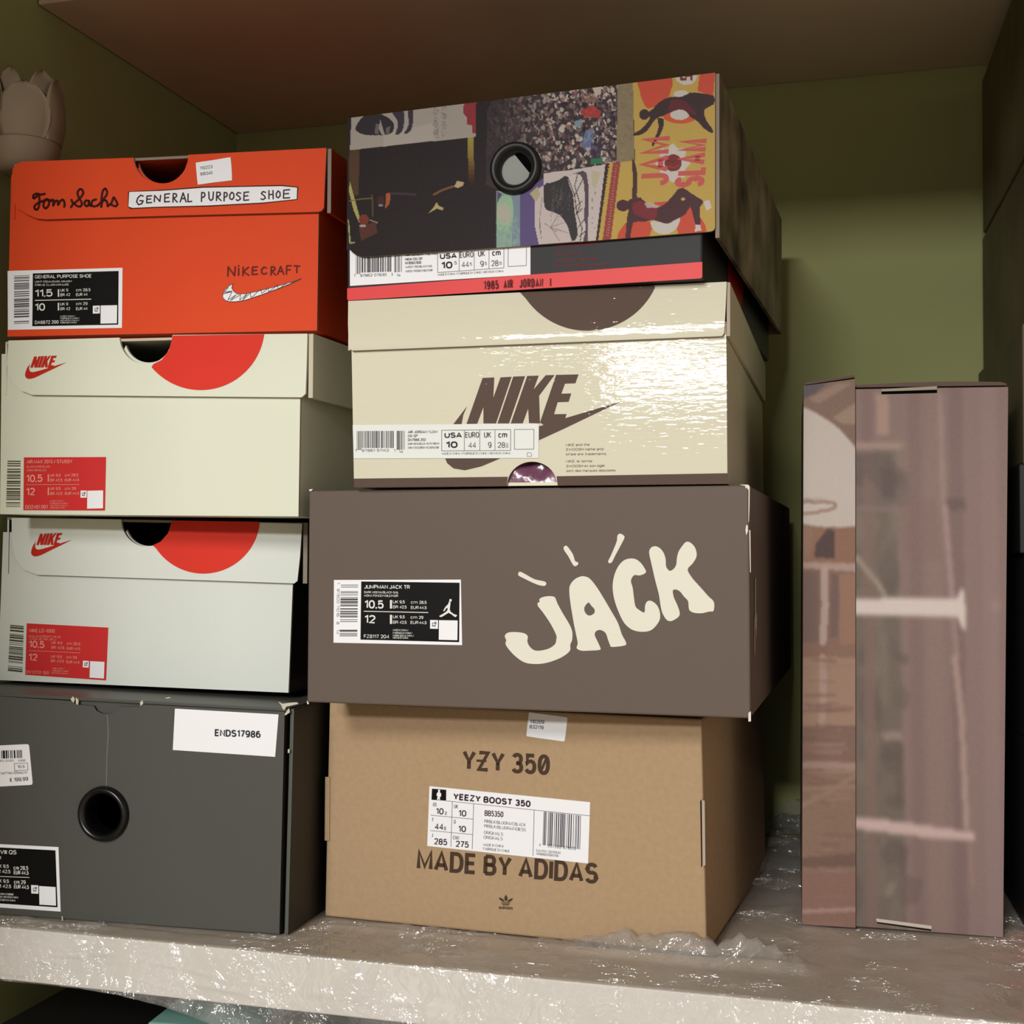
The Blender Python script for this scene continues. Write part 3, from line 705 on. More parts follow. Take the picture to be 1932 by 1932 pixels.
rows = [('AIR MAX VIII QS',(-260,165),(170,176),44,.006),('BLACK/BLACK-WHITE',(-260,215),(15,222),26),('UK 9.5',(-40,312),(90,318),36,.004),('BR 42.5',(-50,366),(108,372),36,.004),('cm 28.5',(140,334),(292,338),40,.006),('EUR 44.5',(142,382),(296,388),40,.006),
  ('-',(-250,392),(305,412),(305,418),(-250,398)),('UK 9.5',(-40,466),(92,472),36,.004),('BR 42.5',(-45,518),(115,526),36,.004),('cm 29',(144,480),(265,484),40,.006),('EUR 44.5',(145,528),(298,536),40,.006),
  ('10.5',(-260,352),(-140,356),100,.01),('12',(-260,505),(-190,507),100,.01),('MADE IN CHINA / FABRIQUE',(-60,592),(140,600),20),('EN CHINE / HECHO EN CHINA',(-60,622),(190,632),20),('FABRICADO NA CHINA',(-60,652),(160,664),20)]
size_label(fD, D_, gd, -0.0001, [(-540,42),(605,100),(628,768),(-520,690)], [(-300,88),(574,134),(596,724),(-290,665)], WHITE, BLACKP, WINK, rows, None, 21,
           qr=[(405,503),(575,514),(580,706),(408,696)], icon=[(322,493),(396,496),(398,583),(324,580)])

# ------------------------------------------------------------------ MIDDLE STACK
# kraft box
fI = Frame(-0.376, 0.846, SHZ+0.0008, R(-3.2))
I_ = thing('shoebox', fI, 'plain tan cardboard shoebox with dark printed lettering, lowest of the middle stack', 'shoebox', GRP)
solid_body('body', fI, I_, [(621, 1322), (1323, 1357), (1333.3, 1801), (612.3, 1737)], 0.25, KRAFT, 0.0015)
part('side_tab', I_, lambda b: pprism(b, fI, [(613.5,1466),(622,1466),(621,1586),(612.5,1586)], -0.0012, 0.0, KRAFT, RAW))
part('side_slot', I_, lambda b: pflat(b, fI, [(1321,1511),(1323.5,1509),(1325,1634),(1323,1636)], -0.0003, mat('slot_inside', (40, 28, 18), .9, .05)))
part('side_tab', I_, lambda b: pprism(b, fI, [(1324,1509),(1329.5,1511),(1331,1632),(1326,1636)], -0.0015, 0.0006, RAW, RAWD))
gy = crop(770, 1390, 5.084)
def f(b):
    text(b, fI, 'YZY 350', gy((515,322)), gy((1357,371)), 39, -0.0002, KINK, 0.018)
    pflat(b, fI, gy((655,218),(750,222),(750,244),(655,240)), -0.00025, KINK)
    pflat(b, fI, gy((1262,330),(1283,338),(1340,205),(1318,198)), -0.00025, KINK)
part('model_lettering', I_, f)
part('maker_lettering', I_, lambda b: text(b, fI, 'MADE BY ADIDAS', gy((80,1278)), gy((1818,1414)), 39.5, -0.0002, KINK, 0.018))
def f(b):
    g = gy
    pflat(b, fI, g((938,1515),(952,1540),(955,1565),(940,1578),(922,1563),(924,1538)), -0.0002, KINK)
    pflat(b, fI, g((868,1540),(895,1548),(918,1565),(930,1582),(905,1580),(880,1565)), -0.0002, KINK)
    pflat(b, fI, g((1006,1550),(982,1554),(960,1568),(948,1584),(972,1584),(995,1572)), -0.0002, KINK)
    for y in (1586, 1598, 1609):
        w = (1617-y)*1.4
        pflat(b, fI, g((905-w*.4,y),(965+w*.4,y+3),(962+w*.3,y+10),(908-w*.3,y+7)), -0.0002, KINK)
    text(b, fI, 'adidas', g((868,1652)), g((1004,1659)), 6.2, -0.0002, KINK, 0.02)
part('printed_trefoil', I_, f)
gq = crop(590, 1320, 2.171)
def f(b):
    q = gq((888,52),(965,62),(1040,72),(1043,76),(1038,125),(1032,168),(1028,171.5),(950,161),(879,150.5),(875,146),(880,100),(885,55))
    pprism(b, fI, q, -0.0004, -0.0001, WHITE)
st = part('sticker', I_, f)
part('sticker_lettering', st, lambda b: (text(b, fI, '110209', gq((890,97)), gq((948,100)), 7, -0.0006, MIDI, .004), text(b, fI, '832119', gq((888,118)), gq((945,122)), 7, -0.0006, MIDI, .004)))
gz = crop(800, 1470, 5.854)
mb = MB(); pprism(mb, fI, gz((60,78),(1835,255),(1812,932),(35,738)), -0.0004, -0.0001, WHITE); lab = mb.build('size_label', I_)
def f(b):
    for a, e in (((245,240),(1832,405)), ((312,250),(297,745)), ((548,272),(532,770)), ((1217,340),(1203,845)), ((75,398),(540,442)), ((70,568),(533,612))):
        stroke(b, fI, gz(a, e), 0.9, -0.0006, LINE)
part('table_lines', lab, f)
def f(b):
    T = lambda s, x0, y0, x1, y1, c, m=VINK, bo=.012: text(b, fI, s, gz((x0,y0)), gz((x1,y1)), c/5.854, -0.0006, m, bo)
    T('YEEZY BOOST 350', 320, 226, 1175, 311, 72, VINK, .032)
    T('US',98,300,138,304,44,GREYI,0); T('10',130,388,215,392,70); T('1/2',228,396,250,398,40,GREYI,0); T('UK',330,322,375,326,44,GREYI,0); T('10',378,410,466,415,70)
    T('F',90,468,106,470,44,GREYI,0); T('44',118,556,212,562,70); T('2/3',218,564,242,566,40,GREYI,0); T('D',328,492,350,495,44,GREYI,0); T('10',375,582,462,588,70)
    T('J',85,640,98,641,44,GREYI,0); T('285',110,720,254,733,70); T('CHN',318,666,386,672,44,GREYI,0); T('275',348,748,492,760,70)
    T('BB5350',668,406,875,422,64,VINK,.004)
    for s, x0, y0, x1, y1 in (('PIRBLK/BLUGRA/CBLACK',665,482,1122,524),('PIRBLK/BLUGRA/NOIESS',663,534,1122,578),('ORIGINALS',660,606,872,626),('ORIGINALS',657,658,868,678)): T(s,x0,y0,x1,y1,36,GREYI,-.004)
    T('MADE IN CHINA',655,738,880,756,30,GREYI,-.004); T('FABRIQUÉ EN CHINE',653,782,945,812,30,GREYI,-.004)
    T('4',1270,742,1288,743,36,GREYI,0); T('057282 979315',1365,752,1675,786,36,GREYI,0); T('EAN POV 130TR0N01',1240,802,1508,830,28,GREYI,-.004); T('A05B06020160V018',1238,836,1482,862,28,GREYI,-.004)
part('lettering', lab, f)
part('bar_code', lab, lambda b: bars(b, fI, gz((1322,358),(1732,402),(1722,775),(1310,728)), -0.0006, mat('violet_grey_ink', (70, 62, 74), .6, .2), 22, 8))
def f(b):
    pflat(b, fI, gz((88,105),(245,118),(243,238),(82,228)), -0.0006, BLACKP)
    pflat(b, fI, gz((155,118),(172,116),(180,128),(172,140),(190,160),(188,195),(178,190),(175,225),(186,230),(165,230),(163,205),(158,228),(142,226),(152,185),(140,188),(140,160),(156,140)), -0.0008, WHITE)
part('person_pictogram', lab, f)

# brown box
fH = Frame(-0.3625, 0.786, SHZ+0.154, R(0.49))
H_ = thing('shoebox', fH, 'brown shoebox with big cream hand-drawn JACK lettering, on top of the tan box', 'shoebox', GRP)
solid_body('body', fH, H_, [(583, 926), (1413, 915), (1416, 1361), (579, 1328)], 0.369, BROWN, 0.0012)
g1, g2 = crop(930, 990, 7.156), crop(1120, 990, 7.728)
JJ = [(630,1000),(700,970),(790,965),(840,985),(870,1060),(940,1190),(1030,1340),(1070,1440),(1070,1550),(1045,1620),(1040,1700),(960,1770),(850,1825),(700,1870),(560,1880),(430,1860),(320,1790),(220,1690),(170,1610),(180,1560),(160,1500),(210,1455),(320,1450),(420,1465),(470,1505),(465,1580),(500,1650),(560,1695),(640,1700),(760,1670),(840,1610),(855,1550),(855,1490),(780,1340),(680,1190),(610,1100),(605,1055),(630,1045)]
AA = [(1040,820),(1100,740),(1180,700),(1240,698),(1310,730),(1400,840),(1500,1000),(1600,1170),(1690,1330),(1740,1480),(1795,1585),(1780,1630),(1610,1650),(1580,1620),(1550,1540),(1520,1460),(1450,1420),(1390,1440),(1375,1490),(1410,1570),(1450,1660),(1440,1690),(1300,1700),(1190,1700),(1130,1665),(1145,1600),(1120,1470),(1090,1320),(1050,1080),(1032,920)]
AH = [(1290,1050),(1330,1095),(1370,1140),(1370,1190),(1320,1225),(1270,1215),(1235,1160),(1240,1105)]
TK = [[(370,635),(450,675),(560,735),(690,765),(720,790),(700,825),(620,815),(510,770),(400,715),(345,685),(345,650)],
      [(985,282),(1020,310),(1080,400),(1110,490),(1145,505),(1150,535),(1115,560),(1080,540),(1020,430),(965,350),(955,305)],
      [(1715,120),(1765,145),(1775,180),(1730,270),(1650,420),(1610,500),(1580,520),(1555,495),(1600,400),(1670,230),(1680,150)]]
CC = [(540,492),(620,505),(690,560),(740,630),(765,690),(720,725),(660,740),(600,733),(560,770),(545,830),(570,920),(590,1080),(610,1190),(660,1240),(740,1280),(750,1180),(780,1120),(830,1108),(890,1140),(940,1200),(968,1290),(965,1380),(920,1460),(850,1530),(770,1558),(660,1558),(560,1530),(480,1470),(420,1390),(360,1260),(310,1120),(282,980),(280,850),(310,710),(370,590),(450,515)]
KK = [(815,370),(850,325),(910,315),(970,345),(1020,410),(1050,500),(1055,600),(1085,655),(1120,672),(1170,640),(1205,580),(1215,480),(1240,390),(1300,300),(1350,250),(1410,260),(1470,320),(1500,400),(1495,480),(1440,570),(1370,655),(1440,780),(1510,860),(1600,960),(1680,1050),(1740,1105),(1760,1170),(1745,1260),(1690,1265),(1580,1290),(1470,1285),(1400,1250),(1385,1190),(1375,1110),(1320,1050),(1260,975),(1200,945),(1155,960),(1170,1060),(1220,1170),(1255,1280),(1240,1340),(1160,1395),(1100,1405),(1050,1370),(1000,1280),(975,1170),(950,1010),(900,820),(850,600),(812,430)]
def f(b):
    for l, g, h in ((JJ, g1, ()), (AA, g1, (AH,)), (CC, g2, ()), (KK, g2, ())):
        pflat(b, fH, smooth_closed(g(*l), 3), -0.0002, SAIL, [smooth_closed(g1(*q), 3) for q in h])
part('big_lettering', H_, f)
part('printed_ticks', H_, lambda b: [pflat(b, fH, smooth_closed(g1(*l), 3), -0.0002, SAIL) for l in TK])
gh = crop(620, 1060, 7.155)
rows = [('JUMPMAN JACK TR',(480,362),(1097,366),52,.010),('DARK MOCHA/BLACK-SAIL',(480,424),(945,428),30),('MOKA FONCE/VOILE/NOIR',(480,470),(938,474),30),('10.5',(482,628),(742,633),112,.014),
 ('UK',(868,560),(940,561),40),('9.5',(958,561),(1028,562),40,.006),('BR',(868,628),(940,629),40),('42.5',(958,629),(1052,631),40,.006),('cm',(1110,565),(1200,567),40),('28.5',(1222,567),(1322,568),40,.006),('EUR',(1110,636),(1215,637),40),('44.5',(1225,637),(1322,639),40,.006),
 ('-',(475,662),(1345,680),(1345,690),(475,672)),('12',(482,828),(630,832),112,.014),('UK',(868,762),(940,763),40),('9.5',(958,763),(1028,764),40,.006),('BR',(868,834),(940,835),40),('42.5',(958,835),(1052,837),40,.006),('cm',(1105,768),(1196,770),40),('29',(1218,770),(1278,771),40,.006),('EUR',(1105,838),(1212,840),40),('44.5',(1222,840),(1322,842),40,.006),
 ('-',(828,516),(856,516),(856,630),(828,630)),('-',(828,716),(856,716),(856,838),(828,838)),('FZ8117 204',(475,1028),(818,1034),48,.002),
 ('MADE IN CHINA /',(868,932),(1075,936),24),('FABRIQUE EN CHINE /',(868,970),(1130,975),24),('FABRICADO NA CHINA /',(868,1006),(1150,1011),24),('HECHO EN CHINA',(868,1036),(1075,1040),24)]
lab = size_label(fH, H_, gh, -0.0001, [(72,245),(1785,240),(1802,1125),(66,1092)], [(440,265),(1768,282),(1762,1085),(430,1050)], WHITE, BLACKP, WINK, rows,
   [(165,310),(398,310),(386,1005),(148,1005)], 31, qr=[(1490,788),(1742,792),(1738,1058),(1487,1052)], icon=[(1370,785),(1478,787),(1476,905),(1370,902)], gaps=((.08,.105),(.63,.66),(.75,.84)))
part('barcode_digits', lab, lambda b: text(b, fH, '1   97600 11016   8   14', gh((112,275)), gh((104,975)), 5, -0.0005, GREYI, 0, (5.4, 0)))
def f(b):
    pflat(b, fH, gh((1598,585),(1612,575),(1622,545),(1628,535),(1642,538),(1645,560),(1640,600),(1636,640),(1645,672),(1690,705),(1730,718),(1733,728),(1715,746),(1700,742),(1660,710),(1618,688),(1575,715),(1530,742),(1500,745),(1496,728),(1540,705),(1585,675),(1606,650),(1604,620),(1590,625),(1568,660),(1552,668),(1548,658),(1572,615)), -0.0005, WINK)
    pflat(b, fH, [(620+(1645+17*math.cos(t*.4))/7.155, 1060+(520+19*math.sin(t*.4))/7.155) for t in range(16)], -0.0005, WINK)
part('leaping_figure_emblem', lab, f)
def f(b):     # torn white corners and edge wear
    EDGE = mat('torn_white_edge', (226, 216, 204), 0.9, 0.1)
    for l in ([(1395,914.2),(1412,914.5),(1414.5,918),(1414,960),(1413,985),(1412.2,985),(1412.4,925),(1409,920),(1407,922),(1406,917)], [(1408,990),(1411,992),(1411,1003),(1408,1010),(1406.5,1000)],
              [(1413.6,1000),(1415.6,1000),(1416.5,1080),(1415.2,1080)], [(1412,1345),(1416.6,1342),(1416.8,1361),(1412,1361.5)], [(583,923.5),(590,922.5),(588,926),(584,927)], [(579,1322),(581,1324),(583,1328),(579.5,1328.5)]):
        part('worn_edge', H_, lambda b: pprism(b, fH, l, -0.0006, -0.0001, EDGE))
f(None)
def f(b):     # white lettering on the right side panel
    x = fH.px((1415, 1138))[0]+0.0003
    m = mat('side_print', (176, 168, 150), .6, .2)
    for (y0, y1, z0, z1) in ((0.028, 0.036, 0.048, 0.082), (0.024, 0.031, 0.034, 0.058), (0.036, 0.042, 0.044, 0.060)):
        b.quadv([(x, y0, z0), (x, y1, z0+.004), (x, y1, z1), (x, y0, z1)], m)
part('side_lettering', H_, f)

# glossy cream box
fG = Frame(-0.331, 0.779, SHZ+0.291, R(1.74))
G_ = thing('shoebox', fG, 'glossy cream shoebox with a big brown swoosh logo and brown half circle lid', 'shoebox', GRP)
GC = glossy_mat('glossy_cream_card', (212, 207, 185)); GCL = glossy_mat('glossy_cream_lid', (212, 207, 185), True); GBL = glossy_mat('glossy_brown_lid_print', (92, 76, 68), True); GBR = glossy_mat('glossy_brown_print', (92, 76, 68)); GW = glossy_mat('glossy_white_label', (226, 228, 224))
GSIDE = mat('cream_card_side', (214, 206, 180), .35, .4)
hG = arc(1004, 915, 47, 4, 176, 24, 44)
gN = crop(820, 690, 5.084)
hollow_body('body', fG, G_, [(663, 640), (1370, 606), (1372.5, 912.5), (668, 919)], 0.345, GC, RAW,
    outline=[(663, 640), (1370, 606), (1372.5, 912.5), (1052, 915.3)] + hG + [(956, 916), (668, 919)], mside=GSIDE)
flapG = [(657, 568), (1371, 531.5), (1369, 580), (1366.5, 628), (1362, 634), (1000, 648.5), (664, 661.5), (658, 656), (656.5, 610)]
lidG = flap_lid('lid', fG, G_, flapG, (657, 568), (1371, 531.5), (1368, 633), 0.345, GCL, RAW, mside=GSIDE, left_bottom=(658, 660), ov=0.0018)
cg = [(1234, 538.5)] + [(1108+141*math.cos(R(a)), 483+141*math.sin(R(a))) for a in range(25, 146, 4)] + [(981, 551.4)]
part('brown_half_circle', lidG, lambda b: pflat(b, fG, cg, dl, GBL))
part('printed_logo', G_, lambda b: wordmark(b, fG, 0, 0, 0, 0, -0.0002, GBR, gN))
part('base_stripe', G_, lambda b: (pflat(b, fG, [(667.5, 903), (958, 899.5), (956, 916), (668, 919)], -0.0002, GBR), pflat(b, fG, [(1050, 898.5), (1372.3, 892.8), (1372.6, 912.5), (1052, 915.3)], -0.0002, GBR)))
gj = crop(660, 790, 5.222)
mb = MB(); pprism(mb, fG, gj((28,62),(1862,48),(1860,388),(38,392)), -0.0006, -0.0003, GW); lab = mb.build('size_label', G_)
part('bar_code', lab, lambda b: (bars(b, fG, gj((70,122),(112,121),(112,308),(70,308)), -0.0008, MIDI, 4, 3), bars(b, fG, gj((120,121),(432,120),(432,288),(120,288)), -0.0008, MIDI, 26, 4), bars(b, fG, gj((462,120),(540,118),(540,304),(462,306)), -0.0008, MIDI, 7, 5)))
def f(b):
    T = lambda s, x0, y0, x1, y1, c, m=INK, bo=0.0: text(b, fG, s, gj((x0,y0)), gj((x1,y1)), c/5.222, -0.0008, m, bo)
    T('1',54,325,66,325,26,MIDI); T('97861 51142',116,326,385,324,26,MIDI); T('1',436,326,448,326,26,MIDI); T('14',484,338,524,337,26,MIDI)
    T('AIR JORDAN 1 LOW',572,144,866,141,26,INK,.004); T('OG SP',572,182,668,181,26,INK,.004); T('DM7866 202',572,220,748,219,26,INK,.004)
    T('DARK MOCHA/BLACK-VELVET BROWN',572,258,882,255,22,GREYI,-.004); T('MOKA FONCE/BRUN VELOURS/NOIR',572,296,878,294,22,GREYI,-.004)
    T('USA',932,190,1105,188,54,INK,.03); T('10',944,290,1062,288,66,INK,.035); T('EURO',1136,188,1275,186,56,MIDI,.004); T('44',1168,288,1244,287,56,MIDI,-.004)
    T('UK',1322,187,1392,186,56,MIDI,.004); T('9',1362,288,1396,287,58,MIDI,-.004); T('cm',1462,187,1550,186,56,INK,.01); T('28',1456,287,1530,286,56,MIDI,-.004); T('0',1538,276,1560,276,34,MIDI,-.004)
    T('MADE IN CHINA / FABRIQUE EN CHINE / HECHO EN CHINA',906,354,1582,350,22,GREYI,-.004)
part('lettering', lab, f)
def f(b):
    o = gj((905,114),(1584,106),(1584,312),(905,317)); stroke(b, fG, o+[o[0]], 0.8, -0.0008, MIDI)
    for a, e in (((1128,112),(1128,316)), ((1280,110),(1280,315)), ((1430,108),(1430,313))): stroke(b, fG, gj(a, e), 0.8, -0.0008, MIDI)
    stroke(b, fG, gj((1536,283),(1562,283)), 0.6, -0.0008, MIDI)
    o = gj((1622,106),(1814,104),(1812,300),(1622,302)); stroke(b, fG, o+[o[0]], 0.8, -0.0008, MIDI)
    o = gj((1748,335),(1780,335),(1790,345),(1790,370),(1748,371)); stroke(b, fG, o+[o[0]], 0.8, -0.0008, GREYI)
part('table_lines', lab, f)
gt = crop(940, 820, 7.431)
def f(b):
    T = lambda s, x0, y0, x1, y1, c: text(b, fG, s, gt((x0,y0)), gt((x1,y1)), c/7.431, -0.0002, mat('taupe_ink', (128, 112, 100), .5, .2), .01, (c/7.431*.22, -c/7.431))
    T('NIKE and the',944,163,1278,157,36); T('SWOOSH name and',944,226,1470,219,36); T('stripe are trademarks.',944,291,1518,285,34)
    T('NIKE, le terme',948,392,1315,388,36); T('SWOOSH et son sigle',948,460,1490,452,36); T('sont des marques deposees.',950,524,1648,516,34)
part('legal_lettering', G_, f)
def f(b):     # dark glossy wrapping seen through the thumb hole
    TIS = mat('purple_tissue', (120, 74, 98), 0.22, 0.6, 0.0015, 60, 0.3)
    n = 18; k = b.mi(TIS); v0 = len(b.v)
    c = fG.px((1004, 916), 0.02); w = fG.px((1060, 916), 0.02)[0]-c[0]
    for i in range(n):
        for j in range(n):
            u, w2 = i/(n-1), j/(n-1)
            b.v.append((c[0]+(u*2-1)*w*1.15, 0.0026+0.020*w2*w2+0.004*w2*math.sin(9*u+7*w2)+0.0025*w2*math.sin(23*u-11*w2), c[1]-0.0005+w2*0.032))
    for i in range(n-1):
        for j in range(n-1):
            a = v0+i*n+j; b.f.append((a, a+n, a+n+1, a+1)); b.m.append(k)
part('wrapping_tissue', G_, f, smooth=True)

# box with collage lid
fE = Frame(-0.335, 0.779, SHZ+0.411, R(-1.4))
E_ = thing('shoebox', fE, 'black and red shoebox with a basketball photo collage lid, topmost of the middle stack', 'shoebox', GRP)
BODYD = mat('black_body_card', (52, 50, 52), 0.5, 0.15); BODYR = mat('red_body_card', (222, 66, 66), 0.5, 0.3); DARKSIDE = mat('black_red_side', (20, 17, 14), .5, .3)
hb = MB()
solid_body('body', fE, E_, [(654, 300), (1325, 258), (1325, 525), (655, 567)], 0.345, BODYD, 0.0012)
part('red_stripe', E_, lambda b: pflat(b, fE, [(655, 544), (1325, 494), (1325, 523), (1321, 525.3), (657, 567), (655, 564)], -0.0002, BODYR))
def f(b):     # red flash on the right side of the tray
    x = fE.px((1325, 500))[0]+0.0003
    b.quadv([(x, .10, .004), (x, .16, .004), (x, .185, .034), (x, .105, .034)], mat('dark_red_side', (150, 26, 22), .5, .3))
part('red_side_flash', E_, f)
g5 = crop(640, 120, 4.2)
part('stripe_lettering', E_, lambda b: (text(b, fE, '1985', (912.5, 547), (941.5, 545.5), 17, -0.0004, mat('maroon_ink', (104, 30, 32), .6, .2), .02), text(b, fE, 'AIR', (950, 545), (968.5, 544), 17, -0.0004, MATS['maroon_ink'], .02),
   text(b, fE, 'JORDAN', (980, 543.5), (1025.5, 541.5), 17, -0.0004, MATS['maroon_ink'], .02), text(b, fE, 'I', (1037.5, 541), (1040.5, 541), 17, -0.0004, MATS['maroon_ink'], .01)))
mb = MB(); pprism(mb, fE, g5((84,1380),(1515,1310),(1515,1672),(85,1762)), -0.0005, -0.0001, WHITE); lab = mb.build('size_label', E_)
part('bar_code', lab, lambda b: (bars(b, fE, g5((132,1480),(165,1478),(165,1665),(132,1668)), -0.0007, MIDI, 4, 3), bars(b, fE, g5((170,1480),(412,1470),(412,1648),(170,1656)), -0.0007, INK, 24, 14), bars(b, fE, g5((437,1470),(495,1468),(495,1650),(437,1654)), -0.0007, MIDI, 6, 15)))
def f(b):
    T = lambda s, x0, y0, x1, y1, c, m=INK, bo=0.0: text(b, fE, s, g5((x0,y0)), g5((x1,y1)), c/4.2, -0.0007, m, bo)
    T('1',116,1690,126,1690,22,MIDI); T('97862 07830',165,1690,375,1682,22,MIDI); T('3',412,1680,424,1680,22,MIDI); T('14',455,1688,485,1687,22,MIDI)
    T('AIR JORDAN 1 RETRO',525,1528,775,1515,22,INK,.006); T('HIGH OG SP',523,1562,660,1556,22,INK,.006); T('HV8563 600',523,1592,650,1586,22,INK,.006)
    T('VARSITY RED/BLACK-SAIL',523,1622,738,1612,18,GREYI,0); T('VARSITY ROUGE/VOILE/NOIR',523,1655,740,1645,18,GREYI,0)
    T('USA',798,1550,932,1542,44,INK,.03); T('10',808,1628,898,1622,56,INK,.03); T('5',912,1592,932,1591,26,MIDI)
    T('EURO',955,1540,1065,1534,46,MIDI,.004); T('44',970,1616,1028,1612,46,MIDI,-.004); T('5',1034,1600,1052,1599,24,MIDI)
    T('UK',1100,1530,1155,1527,46,MIDI,.004); T('9',1118,1610,1146,1608,46,MIDI,-.004); T('5',1152,1596,1170,1595,24,MIDI)
    T('cm',1212,1524,1280,1520,46,INK,.012); T('28',1206,1606,1262,1603,46,MIDI,-.004); T('5',1268,1594,1288,1593,24,MIDI)
    T('MADE IN CHINA / FABRIQUE EN CHINE / HECHO EN CHINA',780,1682,1302,1652,18,GREYI,0)
part('lettering', lab, f)
def f(b):
    o = g5((780,1400),(1305,1375),(1305,1618),(780,1656)); stroke(b, fE, o+[o[0]], 0.8, -0.0007, MIDI)
    for a, e in (((950,1390),(950,1643)), ((1070,1385),(1070,1635)), ((1187,1380),(1187,1627))): stroke(b, fE, g5(a, e), 0.8, -0.0007, MIDI)
    o = g5((1340,1400),(1484,1395),(1482,1600),(1338,1608)); stroke(b, fE, o+[o[0]], 0.8, -0.0007, MIDI)
part('table_lines', lab, f)
def f(b):
    m = mat('faint_red_ink', (128, 40, 46), .6, .2)
    for s, y, x1 in (('SWOOSH name and stripe are trademarks.', 467, 1128), ('NIKE, le terme', 484, 1100), ('SWOOSH et son sigle', 495, 1126), ('sont des marques deposees.', 505.5, 1152)):
        text(b, fE, s, (1048, y), (x1, y-5), 5, -0.0002, m, .01)
part('legal_lettering', E_, f)

# lid with the collage
LIDC = mat('dark_collage_card', (44, 36, 36), .5, .12); SIDEC = mat('collage_side_card', (122, 110, 88), .5, .2, var=0.85, bscale=17)
top_y = lambda x: 223+(x-655)*(137-223)/(1349-655)
xs = np.array([655, 658, 666, 675, 683, 690, 936, 1099.5, 1335, 1341, 1346, 1349], float)
ys = np.array([460, 468, 477, 482, 484, 484.5, 467.6, 455.7, 437, 436.3, 434, 428], float)
ys = np.array([460, 469, 477, 481.5, 484, 484.3, 467.6, 455.7, 437.2, 436.5, 434.5, 430], float)
flapE = [(655, 223), (1349, 137)] + [(xs[i], ys[i]) for i in range(len(xs)-1, -1, -1)]
hE = circD((972.5, 319.5), 31, 33)
lidE = flap_lid('lid', fE, E_, flapE, (655, 223), (1349, 137), (1352, 447), 0.348, LIDC, RAWD, mside=SIDEC, holes=[hE], left_bottom=(655, 470), ov=0.0022)
NX, NY = 500, 250
u = np.linspace(0, 1, NX)[:, None]; v = np.linspace(0, 1, NY)[None, :]
X = 655+u*694+0*v; B_ = np.interp(X, xs, ys); Tt = 223+(X-655)*(137-223)/694.0
Y = Tt+(B_-Tt)*v
K = Ink(X, Y, (41, 33, 33))
c1 = crop(650, 190, 6.438)
K.poly(c1((85,180),(1450,10),(1600,0),(1590,440),(900,510),(65,602)), (170, 160, 150))
K.poly(c1((470,560),(480,400),(1080,270),(1100,480)), (184, 174, 164), .7)
K.poly(smooth_closed(c1((135,320),(230,190),(400,150),(560,230),(600,310),(560,400),(380,420),(230,410),(150,370)), 3), (50, 45, 50))
K.poly(c1((435,235),(490,415),(450,415),(415,330)), (160, 152, 146)); K.poly(c1((375,280),(420,285),(415,410),(370,400)), (120, 114, 112), .8); K.poly(c1((500,330),(555,310),(540,405),(500,405)), (120, 114, 112), .8)
K.poly(smooth_closed(c1((580,135),(715,120),(722,280),(690,385),(618,412),(650,300),(630,220)), 3), (62, 52, 68))
K.poly(smooth_closed(c1((770,105),(830,100),(832,260),(800,370),(722,402),(778,290)), 3), (62, 52, 68))
for i in range(90):
    cx = random.choice((1110, 1210)); p = c1((cx+random.uniform(-28, 28), random.uniform(60, 450)))
    K.ell(p, random.uniform(.8, 2.2), random.uniform(.8, 2.5), (128, 122, 116), .6)
K.poly(c1((1470,10),(1600,10),(1590,400),(1555,400),(1550,300),(1490,290),(1490,210),(1440,150),(1440,80)), (146, 52, 58))
for i in range(12):
    t = i/11; y0 = 445+t*540; a = np.array((160, 148, 66))*(1-t)+np.array((124, 70, 42))*t
    if t > .4: a = a*(1-(t-.4)*0.9)
    K.poly(c1((1492+t*18,y0),(1565+t*14,y0),(1566+t*14,y0+52),(1494+t*18,y0+52)), tuple(a))
K.poly(c1((60,600),(180,590),(172,1150),(50,1150)), (86, 62, 42))
K.poly(c1((60,960),(95,1090),(180,1400),(180,1490),(110,1330),(58,1120)), (176, 168, 104))
K.line(c1((60,1215),(200,1195),(340,1180)), 2, (120, 104, 66)); K.line(c1((335,1150),(345,1400)), 3, (92, 74, 52))
K.poly(c1((175,1530),(380,1470),(395,1610),(200,1700)), (92, 52, 42)); K.ell(c1((235,1445)), 9.5, 10, (122, 56, 40)); K.ell(c1((220,1520)), 6.5, 2.6, (178, 156, 148)); K.line(c1((310,1450),(400,1482)), 2.2, (150, 128, 118))
K.ell(c1((440,1215)), 7, 9, (72, 42, 38)); K.poly(c1((505,1125),(560,1115),(548,1250),(495,1310)), (176, 92, 52)); K.ell(c1((440,1272)), 4.5, 2.4, (130, 138, 142))
K.line(c1((560,1125),(700,1130),(860,1140)), 4.5, (64, 54, 64)); K.line(c1((1085,1140),(1190,1085),(1320,1040)), 4, (128, 84, 58))
K.poly(c1((1330,1045),(1370,970),(1400,980),(1450,992),(1440,1030),(1380,1062)), (196, 170, 126))
K.poly(c1((1020,1370),(1090,1285),(1120,1228),(1145,1280),(1205,1300),(1190,1332),(1120,1310),(1050,1350)), (186, 170, 112))
K.line(c1((48,1460),(66,1728),(122,1722)), 2.4, (170, 176, 118))
c2 = crop(880, 140, 5.681)
crowd = c2((270,290),(820,180),(1640,60),(1610,940),(1480,960),(820,1060),(330,1240),(210,1180),(220,400))
cm = K.mask(crowd); K.fill(cm, (62, 50, 54))
keep = K.C.copy()
pal = [(168,156,150),(196,184,172),(186,170,160),(150,120,110),(96,78,80),(120,98,96),(52,40,46),(44,34,40),(140,100,92),(86,72,84),(196,184,172),(70,56,62),(112,96,100)]
